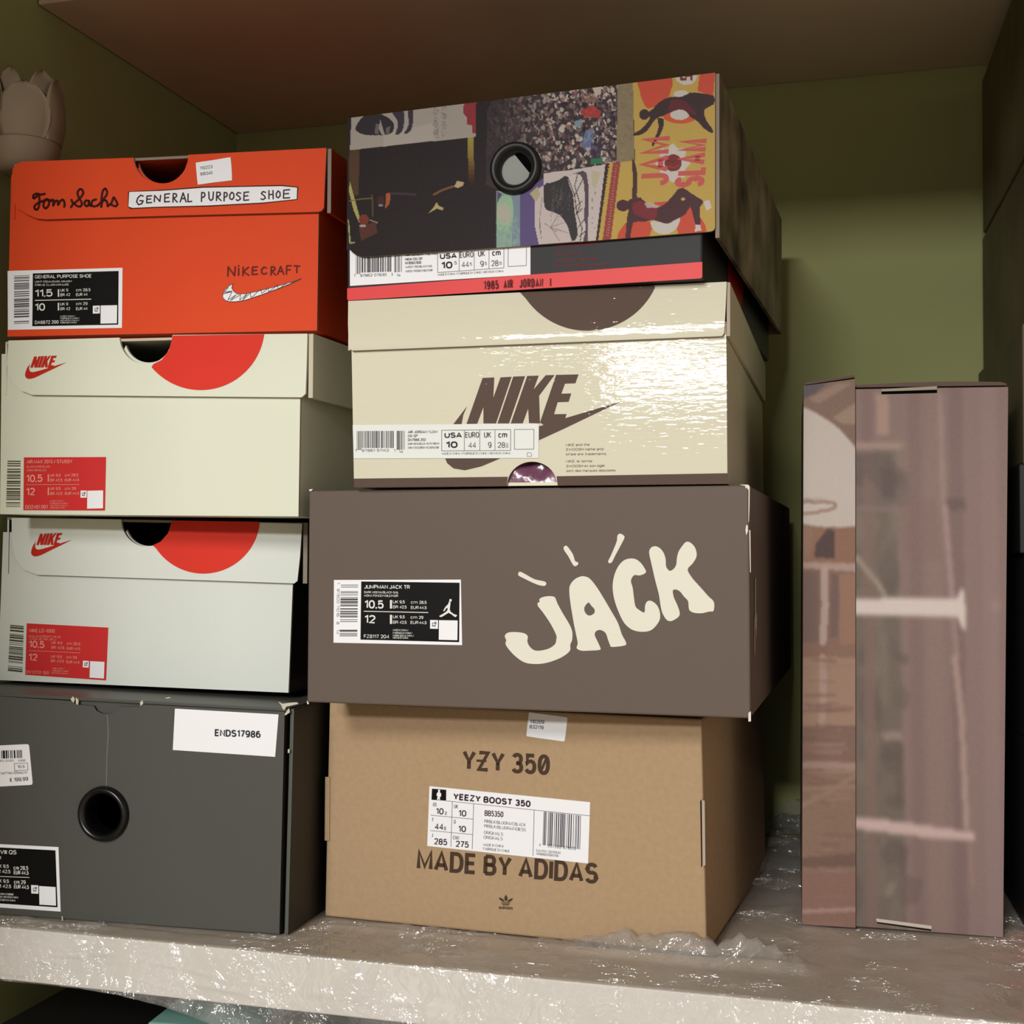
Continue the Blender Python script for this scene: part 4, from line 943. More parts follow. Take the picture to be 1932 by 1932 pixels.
for i in range(1700):
    x, y = c2((random.uniform(220,1620), random.uniform(60,1220)))
    i0 = int((x-655)/694*NX); i1 = slice(max(0, i0-9), i0+10)
    rx, ry = random.uniform(1.2, 4.2), random.uniform(1.8, 5.6)
    a = random.uniform(-.5, .5); xx = K.X[i1]-x; yy = K.Y[i1]-y
    mm = ((xx*math.cos(a)+yy*math.sin(a))/rx)**2+((-xx*math.sin(a)+yy*math.cos(a))/ry)**2 < 1
    f_ = min(1, max(.15, (x-912)/140.0)); cc = np.array(random.choice(pal))/255.0*f_+np.array((50,40,42))/255.0*(1-f_)
    sub = K.C[i1]; sub[mm] = cc
keepm = ~cm; K.C[keepm] = keep[keepm]
K.poly(c2((1210,400),(1350,325),(1445,400),(1420,470),(1260,455)), (176, 62, 52), .9); K.poly(c2((1340,130),(1450,120),(1440,210),(1390,235)), (198, 182, 166)); K.poly(c2((1230,250),(1330,190),(1450,300),(1240,300)), (156, 114, 104), .6)
K.poly(c2((1155,510),(1240,478),(1222,565),(1160,575)), (136, 156, 172), .9); K.poly(c2((1280,600),(1365,590),(1355,785),(1235,795),(1245,690)), (110, 126, 170), .8); K.poly(c2((1330,740),(1450,700),(1440,900),(1330,900)), (58, 44, 76), .6); K.poly(c2((1335,905),(1462,895),(1460,955),(1335,968)), (48, 118, 80))
tan = c2((1620,60),(1790,50),(1798,930),(1608,942)); K.poly(tan, (140, 124, 96))
for i in range(60):
    x, y = c2((random.uniform(1630,1780), random.uniform(100,920))); K.ell((x, y), random.uniform(2, 5), random.uniform(1.5, 4), random.choice(((154,138,110),(122,108,80),(146,128,98))), .4)
K.poly(c2((325,1250),(600,1290),(600,1850),(318,1870)), (146, 174, 156)); K.poly(c2((480,1300),(580,1300),(580,1850),(490,1850)), (128, 146, 160)); K.poly(smooth_closed(c2((330,1420),(380,1310),(470,1310),(500,1400),(490,1600),(400,1700),(330,1640)), 3), (156, 190, 156)); K.ell(c2((400,1500)), 14, 20, (190, 178, 168), .8)
for i in range(70):
    x, y = c2((random.uniform(330,580), random.uniform(1550,1850))); K.ell((x, y), random.uniform(1.5, 4), random.uniform(2, 6), random.choice(((150,188,164),(130,150,158),(162,180,170))), .35)
K.poly(c2((330,1255),(385,1285),(350,1340),(330,1385)), (92, 76, 124)); K.poly(c2((578,1290),(830,1110),(835,1210),(740,1290),(730,1640),(775,1830),(575,1850)), (98, 82, 128))
K.poly(smooth_closed(c2((825,1062),(1160,1020),(1492,965),(1440,1400),(1400,1790),(1080,1800),(775,1825),(735,1640),(735,1330),(745,1240),(830,1190)), 1), (204, 190, 186))
K.poly(c2((680,1280),(760,1205),(795,1290),(745,1370)), (182, 172, 136)); K.poly(c2((1340,1035),(1440,1050),(1380,1240),(1340,1180)), (192, 182, 154))
K.poly(smooth_closed(c2((830,1190),(900,1165),(1000,1130),(1080,1090),(1140,1280),(1160,1480),(1195,1720),(1130,1790),(1090,1640),(1000,1510),(900,1470),(835,1420)), 2), (58, 52, 54))
for i in range(26):
    x = random.uniform(880, 1120); y = random.uniform(1150, 1500); K.line(c2((x, y), (x-random.uniform(10, 50), y+random.uniform(60, 150))), .7, (120, 112, 110), .6)
K.poly(smooth_closed(c2((1110,1085),(1200,1050),(1285,1055),(1312,1300),(1302,1600),(1300,1790),(1255,1790),(1270,1300),(1240,1110),(1190,1075)), 2), (88, 72, 84))
K.poly(smooth_closed(c2((1085,1110),(1190,1070),(1250,1130),(1260,1280),(1230,1450),(1280,1620),(1250,1780),(1220,1790),(1170,1450),(1140,1280)), 2), (206, 196, 190))
for l in (((1090,1110),(1160,1300),(1180,1480),(1240,1650),(1220,1790)), ((1190,1080),(1160,1200),(1220,1400),(1180,1500)), ((1150,1310),(1190,1240),(1250,1120)), ((1170,1420),(1240,1360)), ((1180,1500),(1240,1440)), ((1200,1640),(1260,1560)), ((1210,1740),(1280,1680))): K.line(c2(*l), 1.8, (66, 48, 56), .9)
for l in (((900,1640),(985,1520)), ((900,1640),(1050,1590)), ((900,1640),(1085,1700)), ((840,1600),(970,1690)), ((900,1640),(1000,1790)), ((810,1320),(780,1600),(800,1760)), ((785,1560),(800,1700))): K.line(c2(*l), 1.2, (124, 110, 112), .8)
for (x, y, h) in ((1375,1260,30),(1345,1330,40),(1345,1420,30),(1350,1530,14),(1345,1590,14),(1370,1640,12)): K.poly(c2((x,y),(x+14,y),(x+8,y+h),(x-6,y+h)), (140, 128, 124), .8)
K.poly(c2((1490,960),(1535,955),(1450,1780),(1385,1800)), (58, 40, 36))
c3 = crop(1110, 130, 5.684)
YEL = (196, 164, 82); OR = (206, 80, 58); DK = (62, 42, 44); WH = (206, 198, 190)
K.poly(c3((478,110),(1360,0),(1360,1760),(150,1850),(240,1005),(500,985)), YEL); K.poly(c3((218,1010),(268,1005),(160,1850),(105,1850)), YEL)
for i in range(24):
    t = i/23; p = c3((218-t*118, 1020+t*790)); K.ell(p, 1.8, 1.8, (58, 40, 36))
K.poly(c3((265,1008),(345,1000),(240,1840),(150,1850)), (156, 68, 62))
for i in range(26):
    t = (i+.5)/26; p = c3((300-t*95, 1020+t*780)); K.line([(p[0]-1.5, p[1]), (p[0]+1.5, p[1]+1)], 1.2, (206, 178, 150), .7)
K.poly(smooth_closed(c3((545,90),(890,50),(868,290),(760,370),(640,430),(580,340),(550,230)), 2), OR); K.poly(c3((1200,20),(1360,0),(1340,290),(1170,240)), OR)
K.ell(c3((985,490)), 34, 17, (208, 88, 54)); K.ell(c3((980,492)), 18, 9.5, WH); K.ell(c3((1000,275)), 15, 8, WH)
K.ell(c3((1050,75)), 20.5, 17, WH); K.poly(c3((980,60),(1005,60),(1005,95),(1035,95),(1035,55),(1115,55),(1115,125),(1090,125),(1090,85),(1055,85),(1055,125),(980,125)), (124, 46, 48))
K.poly(smooth_closed(c3((690,430),(770,350),(880,300),(1000,300),(1090,255),(1200,260),(1345,290),(1345,380),(1240,440),(1270,560),(1330,640),(1330,690),(1240,640),(1180,570),(1090,510),(1020,430),(900,460),(810,500),(720,540),(650,640),(580,700),(485,720),(490,690),(560,650),(620,590),(660,530),(640,470)), 2), DK)
K.ell(c3((600,490)), 9.6, 10.2, DK); K.poly(smooth_closed(c3((740,530),(810,540),(800,640),(740,760),(690,835),(680,800),(730,700),(755,610)), 2), DK)
K.poly(smooth_closed(c3((880,340),(1000,330),(1080,390),(1170,500),(1060,460),(960,430),(860,460)), 2), (112, 38, 48), .75)
fl = []
for i in range(48):
    a = i/48*2*math.pi; r = 1+.12*math.cos(8*a); fl.append((905+168*r*math.cos(a), 1010+188*r*math.sin(a)))
K.poly(c3(*fl), WH); K.ell(c3((910,1008)), 16.2, 16.2, (128, 48, 44)); K.line(c3((850,980),(910,1000),(970,960)), 1.6, (92, 34, 34)); K.line(c3((850,1040),(920,1060),(975,1030)), 1.6, (160, 70, 60))
K.poly(smooth_closed(c3((310,1830),(370,1690),(440,1640),(670,1640),(655,1800),(600,1840)), 2), OR); K.poly(smooth_closed(c3((965,1640),(1020,1530),(1100,1480),(1200,1590),(1270,1740),(1100,1770),(960,1770)), 2), OR); K.poly(c3((700,1430),(880,1420),(880,1460),(720,1480)), OR)
K.poly(smooth_closed(c3((670,1640),(760,1640),(850,1650),(978,1580),(960,1690),(870,1765),(750,1765),(690,1710)), 2), WH)
LF = c3((420,1420),(480,1390),(560,1380),(640,1450),(760,1480),(850,1420),(930,1330),(960,1290),(1010,1275),(1070,1310),(1160,1370),(1235,1420),(1200,1480),(1195,1560),(1205,1660),(1150,1670),(1120,1560),(1090,1480),(1040,1560),(930,1620),(850,1660),(760,1640),(700,1620),(600,1640),(480,1650),(450,1820),(400,1820),(415,1600),(430,1520))
K.poly(smooth_closed(LF, 2), (78, 44, 48)); K.poly(smooth_closed(c3((465,985),(492,985),(525,1130),(520,1350),(530,1400),(465,1400),(480,1200)), 2), (78, 44, 48)); K.ell(c3((372,1465)), 12.6, 10.8, (78, 40, 46))
K.poly(smooth_closed(c3((480,1440),(600,1420),(700,1480),(740,1500),(700,1620),(500,1560)), 2), (138, 42, 52), .8); K.poly(c3((600,1440),(640,1430),(765,1470),(740,1490),(630,1490)), (190, 176, 170), .9); K.ell(c3((1015,1397)), 3.8, 3, YEL)
K.poly(c3((1235,1420),(1300,1405),(1322,1490),(1268,1522),(1250,1470)), WH); K.poly(c3((1150,1672),(1200,1672),(1212,1735),(1142,1745)), WH)
K.C = K.C*.90+(rng.random(K.C.shape[:2])[..., None]-.5)*.02
ink_mesh('printed_collage', fE, lidE, K, FLAP-0.00015, print_mat('collage_print', .5, .12), drop=lambda x, y: (x-973)**2+(y-319)**2 < 38**2)
JS = mat('orange_red_lettering', (178, 58, 50), .5, .3)
part('collage_lettering', lidE, lambda b: (text(b, fE, 'JAM', (1261, 349), (1268.5, 256), 52, FLAP-0.0003, JS, .012, (-57, 3)), text(b, fE, 'SLAM', (1328, 352), (1338, 261), 52, FLAP-0.0003, JS, .012, (-56, 2))))
grommet(fE, lidE, (973.5, 318.5), 50, 30, FLAP, mat('matte_black_plastic', (24, 22, 21), .45, .4), 0.005)
def f(b):
    m = mat('pale_tissue', (150, 152, 146), .6, .2, .0006, 120)
    q = [fE.px(p, 0.004) for p in ((968, 287), (1003, 330), (990, 368), (930, 360), (930, 300))]
    b.prism(q, -0.0004, -0.0002, m)
part('tissue_paper', E_, f)
def f(b):    # black hollow behind the ring
    pflat(b, fE, hE, -0.00015, mat('hole_black', (6, 6, 6), .9, .05))
part('grommet_hole', E_, f)

# ------------------------------------------------------------------ upright photo box
fJ = Frame(-0.061, 0.920, SHZ+0.0015, R(4.0))
J_ = thing('shoebox', fJ, 'pinkish brown photo-printed shoebox standing on end, on the right of the shelf', 'shoebox', GRP)
DJ = 0.215
PJ = mat('mauve_brown_card', (104, 84, 78), .55, .3)
qb = [(1606, 733.5), (1903, 729), (1893, 1770), (1606, 1748)]
solid_body('body', fJ, J_, qb, DJ, PJ, 0.0008)
def f(b):
    q = P(fJ, [(1613.5, 714.5), (1614.5, 1751), (1513, 1744.5), (1516, 727.5)], -0.0025)
    tr, br, bl, tl = q
    f4 = [(bl[0],-.0025,bl[1]),(br[0],-.0025,br[1]),(tr[0],-.0025,tr[1]),(tl[0],-.0025,tl[1])]
    b.hexa(f4, [(p[0], DJ+.0025, p[2]) for p in f4], PJ)
lidJ = part('lid', J_, f, bevel=0.0006)
def f(b):
    pprism(b, fJ, [(1615,726.5),(1700,722),(1800,719.5),(1888,720.5),(1899,724),(1899,727),(1615,731)], 0.0006, 0.2, mat('brown_end_flap', (88, 68, 58), .6, .3))
    pprism(b, fJ, [(1520,722),(1612,707.5),(1613,712),(1520,726)], 0.0006, 0.2, MATS['brown_end_flap'])
part('end_flap', J_, f)
part('slot_tab', J_, lambda b: pprism(b, fJ, [(1663,734),(1768,728.5),(1768,735),(1663,738.5)], -0.0014, -0.0004, mat('pale_green_tab', (150, 142, 122), .6, .3)))
part('tab_slot', J_, lambda b: pflat(b, fJ, [(1663,739),(1768,735.5),(1768,741.5),(1663,744)], -0.0003, mat('slot_black', (8, 5, 4), .9, .05)))
part('slot_tab', J_, lambda b: pprism(b, fJ, [(1653,1733),(1758,1747),(1758,1753),(1654,1739)], -0.0016, -0.0004, mat('pale_tab', (196, 182, 170), .5, .3)))
part('tab_slot', J_, lambda b: pflat(b, fJ, [(1654,1740),(1757,1754),(1757,1756.5),(1655,1742)], -0.0003, MATS['slot_black']))
def photo_right():
    NX, NY = 100, 300
    u = np.linspace(0, 1, NX)[:, None]; v = np.linspace(0, 1, NY)[None, :]
    q = [(1615, 735), (1902, 730.5), (1892.5, 1768.5), (1615.3, 1747.5)]
    X = (q[0][0]*(1-u)+q[1][0]*u)*(1-v)+(q[3][0]*(1-u)+q[2][0]*u)*v; Y = (q[0][1]*(1-u)+q[1][1]*u)*(1-v)+(q[3][1]*(1-u)+q[2][1]*u)*v
    K = Ink(X, Y, (146, 122, 116)); t = crop(1400, 680, 3.449); w = crop(1400, 1240, 3.449)
    K.poly([(1600,845),(1690,845),(1700,1240),(1712,1800),(1600,1800)], (124, 110, 100))
    for i in range(60):
        K.ell((random.uniform(1615,1705), random.uniform(850,1750)), random.uniform(6,22), random.uniform(8,40), random.choice(((134,122,108),(112,100,92),(140,126,112),(104,92,86))), .5)
    for x0, x1, c in ((1625,1645,(138,112,104)),(1712,1735,(138,114,108)),(1745,1775,(152,126,118)),(1790,1815,(136,112,108)),(1815,1850,(150,126,120)),(1850,1880,(156,132,128)),(1880,1905,(148,124,118))):
        K.poly([(x0,720),(x1,720),(x1+12,1800),(x0+12,1800)], c, .8)
    K.poly(t((1040,880),(1260,900),(1300,1300),(1050,1300)), (140, 112, 108), .4)
    K.poly(t((870,220),(950,220),(960,480),(880,490)), (176, 146, 132)); K.poly(t((740,530),(1000,530),(1080,555),(1000,580),(740,578)), (172, 146, 136)); K.poly(t((740,600),(960,600),(1010,760),(960,920),(760,700)), (112, 98, 92), .7); K.poly(t((900,700),(1000,720),(990,900),(910,900)), (104, 88, 86), .7)
    K.line(t((1290,230),(1300,600),(1310,900)), 10, (166, 140, 134)); K.poly(t((1330,900),(1450,900),(1460,970),(1340,980)), (116, 96, 92), .8); K.line(t((760,960),(1060,975)), 8, (146, 122, 120))
    K.line(t((1320,950),(1340,1200),(1370,1540)), 10, (172, 146, 142)); K.line(t((1375,1680),(1400,1932)), 9, (166, 138, 132)); K.line(w((1385,0),(1430,400),(1460,1100)), 11, (180, 152, 144)); K.line(w((1480,1220),(1500,1480)), 8, (160, 132, 124))
    K.line(t((745,1280),(860,1420),(930,1520)), 9, (170, 152, 136)); K.poly(t((960,1360),(1030,1400),(1010,1540),(950,1530)), (112, 100, 92), .6)
    K.poly(t((730,1545),(1400,1555),(1420,1490),(1440,1480),(1455,1620),(1460,1740),(1440,1760),(1400,1670),(730,1650)), (226, 210, 202))
    K.poly(w((735,1045),(1000,1065),(1300,1110),(1510,1140),(1515,1200),(1300,1185),(1000,1150),(735,1115)), (210, 182, 176)); K.poly(w((900,490),(1040,480),(1050,545),(930,545)), (168, 144, 134), .8); K.poly(w((1000,560),(1050,600),(1060,980),(1000,1000)), (108, 92, 84), .5); K.poly(w((1020,1200),(1090,1240),(1060,1400),(1030,1420)), (112, 92, 88), .6); K.poly(w((940,1480),(1000,1450),(990,1550),(930,1560)), (150, 136, 122), .7); K.poly(w((1040,1400),(1180,1450),(1150,1600),(1040,1620)), (118, 98, 94), .5)
    K.ell(t((1650,1600)), 9, 13, (168, 140, 132), .8)
    K.blur(1, 2); K.C = K.C*.90; K.C += (rng.random(K.C.shape[:2])[..., None]-.5)*.015
    return K
def photo_left():
    NX, NY = 50, 420
    u = np.linspace(0, 1, NX)[:, None]; v = np.linspace(0, 1, NY)[None, :]
    q = [(1516.3, 728), (1613.3, 715), (1614.2, 1750.5), (1513.4, 1744)]
    X = (q[0][0]*(1-u)+q[1][0]*u)*(1-v)+(q[3][0]*(1-u)+q[2][0]*u)*v; Y = (q[0][1]*(1-u)+q[1][1]*u)*(1-v)+(q[3][1]*(1-u)+q[2][1]*u)*v
    K = Ink(X, Y, (160, 122, 100)); t = crop(1400, 680, 3.449); w = crop(1400, 1240, 3.449)
    K.poly(t((380,60),(750,60),(750,560),(380,330)), (150, 116, 98)); K.poly(t((400,140),(560,140),(480,210),(400,250)), (104, 94, 100)); K.poly(t((430,250),(620,150),(720,150),(500,280)), (172, 138, 116)); K.poly(t((590,370),(750,270),(750,420),(640,410)), (178, 146, 120))
    K.poly(smooth_open(t((370,300),(440,320),(560,390),(660,470),(740,570)), 3)+t((760,1075),(600,1090),(480,1080),(380,1060)), (218, 206, 196))
    K.line(smooth_open(t((385,925),(520,920),(600,930),(600,960),(500,985),(385,995)), 3), 5, (176, 134, 112)); K.line(t((385,905),(520,900)), 3, (186, 170, 160))
    K.poly(t((370,1060),(500,1090),(740,1080),(740,1320),(370,1310)), (168, 118, 90)); K.poly(t((470,1280),(480,1190),(560,1095),(605,1110),(600,1290)), (98, 76, 74)); K.poly(t((380,1060),(460,1090),(440,1300),(380,1300)), (170, 128, 110), .7)
    K.poly(t((370,1310),(740,1320),(740,1375),(370,1350)), (196, 162, 148)); K.poly(t((370,1350),(740,1375),(740,1932),(370,1932)), (160, 118, 98)); K.poly(t((370,1370),(500,1370),(500,1830),(370,1830)), (136, 108, 102), .8); K.line(t((535,1360),(540,1600),(525,1830)), 14, (200, 172, 164)); K.poly(t((580,1390),(640,1390),(620,1800),(570,1800)), (124, 100, 98), .7)
    K.poly(t((630,1390),(740,1390),(740,1850),(640,1850)), (182, 132, 100), .7)
    K.poly(w((370,0),(750,0),(750,440),(370,450)), (182, 142, 116)); K.line(w((525,0),(530,250),(515,480)), 13, (196, 160, 142)); 
    K.poly(w((370,455),(750,445),(750,680),(370,680)), (152, 114, 96))
    for i in range(70):
        y = random.uniform(1240, 1745); K.line([(1505+random.uniform(0,60), y), (1560+random.uniform(0,60), y+random.uniform(-4,4))], random.uniform(3, 9), random.choice(((172,132,112),(140,106,90),(160,118,100),(150,108,92),(182,144,124))), .5)
    K.line(w((380,700),(740,710)), 12, (186, 148, 134)); K.line(w((400,960),(560,880),(740,770)), 9, (172, 136, 112)); K.poly(w((370,1300),(740,1280),(740,1360),(370,1370)), (122, 90, 78), .7); K.poly(w((370,1400),(740,1400),(740,1760),(370,1740)), (162, 114, 100), .6); K.line(w((380,1655),(740,1640)), 8, (190, 150, 138))
    K.blur(1, 1); K.C = (K.C*.74+K.C.mean(2, keepdims=True)*.26)*np.array((.86,.84,.83))
    K.C += (rng.random(K.C.shape[:2])[..., None]-.5)*.02
    return K
ink_mesh('printed_photo', fJ, [o for o in J_.children if o.name.startswith('body')][0], photo_right(), -0.0002, print_mat('photo_print', .5, .15))
ink_mesh('printed_photo', fJ, lidJ, photo_left(), -0.0027, print_mat('photo_print', .5, .15))

# ------------------------------------------------------------------ right-hand stack, seen by its left sides
fK = Frame(0.0855, 0.945, SHZ, R(3.2))
GB = mat('dark_olive_card', (98, 92, 66), .6, .15, var=.25, bscale=14)
def side_box(z0, z1, m, label, x=0.0, y=0.0, w=0.33, d=0.24, yaw=R(3.2), lidh=0.0, mlid=None):
    fr = Frame(fK.loc.x+x, fK.loc.y+y, SHZ+z0, yaw)
    o = thing('shoebox', fr, label, 'shoebox', GRP)
    part('body', o, lambda b: b.box(0.0, w, 0.0, d, 0.0, z1-z0-(0.002 if lidh else 0), m), bevel=0.0015)
    if lidh: part('lid', o, lambda b: b.box(-0.003, w+0.003, -0.003, d+0.003, z1-z0-lidh, z1-z0, mlid or m), bevel=0.0012)
    return o, fr
REDC = mat('red_card', (200, 30, 26), .5, .3); BRC = mat('dark_mauve_card', (84, 70, 62), .5, .3); BKC = mat('plain_black_card', (22, 22, 22), .5, .35)
o, fr = side_box(0.0005, 0.128, BKC, 'black-sided shoebox with a red front, lowest of the right-hand stack behind the photo box')
part('black_mark', o, lambda b: b.box(0.0006, 0.03, -0.0026, -0.0022, 0.048, 0.082, BKC))
part('front_panel', o, lambda b: b.box(0.0004, 0.33, -0.0020, -0.0004, 0.0, 0.126, REDC))
o, fr = side_box(0.128, 0.312, BKC, 'tall black shoebox on the red one in the right-hand stack', lidh=0.06)
part('white_label', o, lambda b: b.box(0.004, 0.022, -0.0036, -0.003, 0.126, 0.132, WHITE))
o, fr = side_box(0.312, 0.406, GB, 'olive shoebox with a mauve front, third from the bottom of the right-hand stack')
part('front_panel', o, lambda b: b.box(0.0, 0.33, -0.0022, -0.0004, 0.0, 0.094, BRC))
o, fr = side_box(0.406, 0.521, GB, 'dark olive shoebox second from the top of the right-hand stack', x=0.004)
o, fr = side_box(0.524, 0.655, GB, 'dark olive shoebox with scuffed white corner, topmost of the right-hand stack', x=0.004, d=0.235)
part('scuffed_corner', o, lambda b: b.box(-0.0010, 0.006, -0.0010, 0.004, 0.0, 0.005, SCUFF))

# ------------------------------------------------------------------ below the shelf
fL = Frame(-0.585, 0.770, SHZ-0.395, R(2))
o = thing('shoebox', fL, 'black box under the shelf, seen below the plastic film at the lower left', 'box', GRP)
part('body', o, lambda b: b.box(0.0, 0.42, 0.0, 0.34, 0.0, 0.290, BKC), bevel=0.002)
part('lid', o, lambda b: b.box(-0.003, 0.423, -0.003, 0.343, 0.290, 0.322, BKC), bevel=0.0015)
mb = MB(); mb.box(0, 0.075, 0, 0.10, 0, 0.012, mat('teal_card', (126, 172, 164), .5, .3))
o = mb.build('teal_packet', loc=(-0.475, 0.785, SHZ-0.395+0.322), bevel=0.002); o.rotation_euler = (0, 0, R(6))
tag(o, 'flat teal packet lying on the black box below the shelf edge', 'packet')

# ------------------------------------------------------------------ petal ornament by the left wall
PET = mat('matt_beige_ceramic', (142, 124, 102), .7, .25)
fp = Frame(-0.6085, 0.824, 1.45+0.2775, 0.0)
o = thing('flower_ornament', fp, 'pale beige flower-shaped cup ornament by the green wall, behind the orange box', 'ornament')
def f(b):
    prof = [(0.0, 0.0), (0.016, 0.0), (0.022, 0.006), (0.0245, 0.018), (0.0245, 0.034), (0.0235, 0.036), (0.021, 0.034), (0.020, 0.012), (0.0, 0.008)]
    n = 40; q = len(prof); v0 = len(b.v); k = b.mi(PET)
    for i in range(n):
        a = 2*math.pi*i/n
        for r, z in prof: b.v.append((r*math.cos(a), r*math.sin(a), z))
    for i in range(n):
        for t in range(q-1):
            j = (i+1) % n; b.f.append((v0+i*q+t, v0+j*q+t, v0+j*q+t+1, v0+i*q+t+1)); b.m.append(k)
part('cup', o, f, smooth=True)
def petal(ang, r0, zb, zt, half, bulge):
    mb = MB(); n, k = 14, 11; mi = mb.mi(PET)
    for s in (0, 1):
        for i in range(n):
            t = i/(n-1); wi = half*math.sqrt(max(0.0, 1-((t-.40)/.60)**2 if t > .4 else 1-.25*((.4-t)/.4)**2))
            for j in range(k):
                u = 2*j/(k-1)-1
                rr = r0+bulge*math.sin(math.pi*min(1, t*.95+.05))-.003*t*t-(.0018 if s else 0)+.0022*u*u*t
                a = ang+u*wi
                mb.v.append((rr*math.cos(a), rr*math.sin(a), zb+t*(zt-zb)))
    N = n*k
    for s in (0, 1):
        for i in range(n-1):
            for j in range(k-1):
                a = s*N+i*k+j; mb.f.append((a, a+1, a+k+1, a+k) if not s else (a, a+k, a+k+1, a+1)); mb.m.append(mi)
    for i in range(n-1):
        for j in (0, k-1):
            a = i*k+j; mb.f.append((a, a+k, a+k+N, a+N)); mb.m.append(mi)
    for j in range(k-1):
        for i in (0, n-1):
            a = i*k+j; mb.f.append((a, a+1, a+1+N, a+N)); mb.m.append(mi)
    return mb
for i in range(5):
    petal(R(-58+72*i), 0.0245, 0.022, 0.062+0.004*((i*2) % 3), R(40), 0.0035).build('petal', o, smooth=True)
for i in range(5):
    petal(R(-20+72*i), 0.0205, 0.022, 0.074+0.002*(i % 2), R(36), 0.002).build('petal', o, smooth=True)

# ------------------------------------------------------------------ clear plastic film over the shelf
def film_material():
    m = bpy.data.materials.new('clear_plastic_film'); m.use_nodes = True
    nt = m.node_tree; nt.nodes.clear(); N = nt.nodes.new; L = nt.links.new
    out = N('ShaderNodeOutputMaterial'); tr = N('ShaderNodeBsdfTransparent'); tr.inputs[0].default_value = (.97, .97, .97, 1)
    df = N('ShaderNodeBsdfDiffuse'); df.inputs[0].default_value = (.90, .88, .86, 1)
    gl = N('ShaderNodeBsdfGlossy'); gl.inputs['Roughness'].default_value = 0.12; gl.inputs[0].default_value = (1, 1, 1, 1)
    tc = N('ShaderNodeTexCoord'); n1 = N('ShaderNodeTexNoise'); n1.inputs['Scale'].default_value = 38; n1.inputs['Detail'].default_value = 4; n1.inputs['Distortion'].default_value = 1.2
    pass
    L(tc.outputs['Object'], n1.inputs['Vector'])
    mx = N('ShaderNodeMixRGB'); mx.inputs[0].default_value = 0.12; L(tc.outputs['Object'], mx.inputs[1]); L(n1.outputs['Color'], mx.inputs[2]); pass
    vf = N('ShaderNodeTexVoronoi'); vf.feature = 'F1'; vf.inputs['Scale'].default_value = 44; L(mx.outputs[0], vf.inputs['Vector'])
    n3 = N('ShaderNodeTexNoise'); n3.inputs['Scale'].default_value = 22; n3.inputs['Detail'].default_value = 2; L(tc.outputs['Object'], n3.inputs['Vector'])
    r3 = N('ShaderNodeMapRange'); r3.inputs['From Min'].default_value = .45; r3.inputs['From Max'].default_value = .66; r3.inputs['To Min'].default_value = .1; r3.inputs['To Max'].default_value = 1.3; L(n3.outputs['Fac'], r3.inputs['Value'])
    ml = N('ShaderNodeMath'); ml.operation = 'MULTIPLY'; L(vf.outputs['Distance'], ml.inputs[0]); L(r3.outputs[0], ml.inputs[1])
    ad = N('ShaderNodeMath'); ad.operation = 'MULTIPLY_ADD'; ad.inputs[1].default_value = 0.5; L(n1.outputs['Fac'], ad.inputs[0]); L(ml.outputs[0], ad.inputs[2])
    bp = N('ShaderNodeBump'); bp.inputs['Strength'].default_value = 1.0; bp.inputs['Distance'].default_value = 0.0105
    L(ad.outputs[0], bp.inputs['Height']); L(bp.outputs['Normal'], gl.inputs['Normal'])
    fr = N('ShaderNodeFresnel'); fr.inputs['IOR'].default_value = 1.5; pass
    n2 = N('ShaderNodeTexNoise'); n2.inputs['Scale'].default_value = 16; n2.inputs['Detail'].default_value = 5; n2.inputs['Distortion'].default_value = 2.0; L(tc.outputs['Object'], n2.inputs['Vector'])
    r2 = N('ShaderNodeMapRange'); r2.inputs['From Min'].default_value = .42; r2.inputs['From Max'].default_value = .68; r2.inputs['To Min'].default_value = .10; r2.inputs['To Max'].default_value = .20; L(n2.outputs['Fac'], r2.inputs['Value'])
    m1 = N('ShaderNodeMixShader'); L(r2.outputs[0], m1.inputs[0]); L(tr.outputs[0], m1.inputs[1]); L(df.outputs[0], m1.inputs[2])
    mf = N('ShaderNodeMath'); mf.operation = 'MULTIPLY_ADD'; mf.inputs[1].default_value = 0.30; mf.inputs[2].default_value = 0.12; mf.use_clamp = True; L(fr.outputs[0], mf.inputs[0])
    m2 = N('ShaderNodeMixShader'); L(mf.outputs[0], m2.inputs[0]); L(m1.outputs[0], m2.inputs[1]); L(gl.outputs[0], m2.inputs[2])
    L(m2.outputs[0], out.inputs[0])
    return m
FILM = film_material()
from mathutils import noise as mn
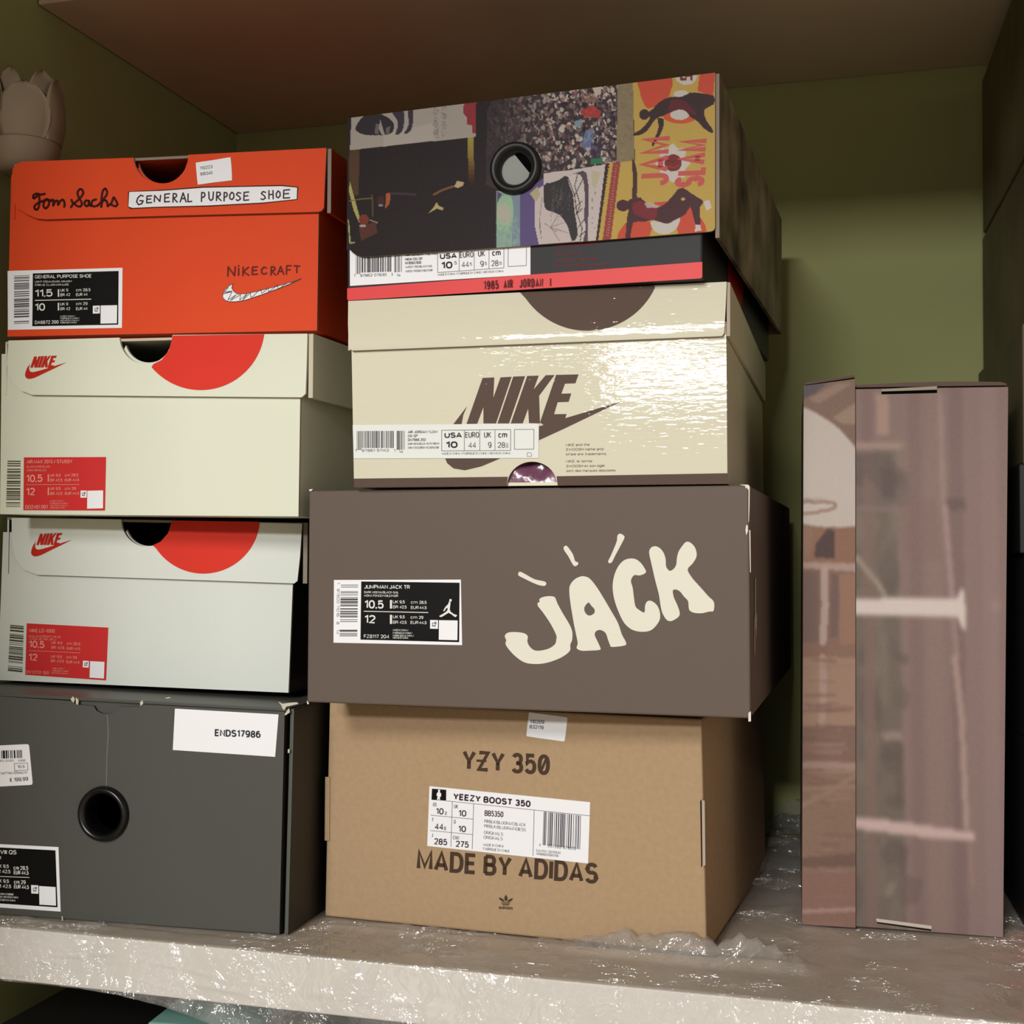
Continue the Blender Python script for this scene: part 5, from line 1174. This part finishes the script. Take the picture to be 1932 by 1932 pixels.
def film():
    x0, x1 = -0.638, 0.60
    NXf, prof = 420, []
    # path along the sheet: up the back wall, along the board, over the front edge, hanging down
    for i in range(14): prof.append(('w', 1-i/13))
    for i in range(120): prof.append(('t', i/119))
    for i in range(34): prof.append(('f', (i+1)/34))
    v = []
    def foot(x, y):       # 1 where a box presses the film flat
        def inside(a0, a1, b0, b1): return a0 < x < a1 and b0 < y < b1
        return inside(-.64, -.372, .781, 1.16) or inside(-.382, -.105, .830, 1.11) or inside(-.064, .074, .918, 1.16) or inside(.083, .42, .94, 1.2)
    sm = lambda a, b, t: (lambda q: q*q*(3-2*q))(max(0, min(1, (t-a)/(b-a))))
    for i in range(NXf):
        x = x0+(x1-x0)*i/(NXf-1)
        hang = 0.0345+0.0005+0.034*sm(-.50, -.28, x)+0.004*mn.noise(Vector((x*9, 0, 0)))
        for kind, t in prof:
            nz = mn.noise(Vector((x*16, t*9+(3 if kind == 'f' else 0), 1.3)))*.5+mn.noise(Vector((x*44, t*26, 7.1)))*.3+mn.noise(Vector((x*95, t*70, 2.2)))*.15
            if kind == 'w':
                g = 0.030*sm(-.12, -.08, x)*(1-.6*sm(-.03, .02, x))+.006
                v.append((x, YB-.003-.004*abs(nz), SHZ+.002+t*g*(1+.4*nz)))
            elif kind == 't':
                y = YB-.004-(YB-.004-(YF-.0012))*t
                if foot(x, y): z = 0.0002
                else:
                    z = 0.0012+0.0030*abs(nz)
                    gap = sm(-.115, -.095, x)*(1-sm(-.07, -.06, x))*sm(.84, .88, y)
                    z += gap*(0.003+0.016*sm(1.0, 1.2, y))*(1+.6*nz)
                    rg = math.exp(-((y-(.826-.006*sm(-.3,-.1,x)))/.0075)**2)*sm(-.40, -.36, x)*(1-sm(-.085, -.03, x))
                    z += rg*(0.003+0.012*sm(-.22, -.12, x))*(1+.9*nz+.5*mn.noise(Vector((x*140, y*60, 4))))
                    z += .006*math.exp(-((y-.776)/.006)**2)*(1-sm(-.42,-.36,x))*abs(nz)*2
                    if y < YF+.02: z = 0.0012+(z-0.0012)*max(0, (y-YF)/.02)
                v.append((x, y, SHZ+z))
            else:
                zz = t*hang; out = .0014+.0030*abs(nz)*min(1, t*3)+.006*sm(.7, 1, t)*sm(-.6, -.5, x)*(.6+nz)
                v.append((x, YF-out, SHZ+.0010-zz))
    K_ = len(prof); f = []
    for i in range(NXf-1):
        for j in range(K_-1):
            a = i*K_+j; f.append((a, a+1, a+K_+1, a+K_))
    me = bpy.data.meshes.new('plastic_film'); me.from_pydata(v, [], f); me.materials.append(FILM)
    me.polygons.foreach_set('use_smooth', [True]*len(me.polygons)); me.update()
    o = bpy.data.objects.new('plastic_film', me); COL.objects.link(o)
    tag(o, 'crinkled clear plastic film draped over the shelf board and its front edge', 'plastic film')
film()
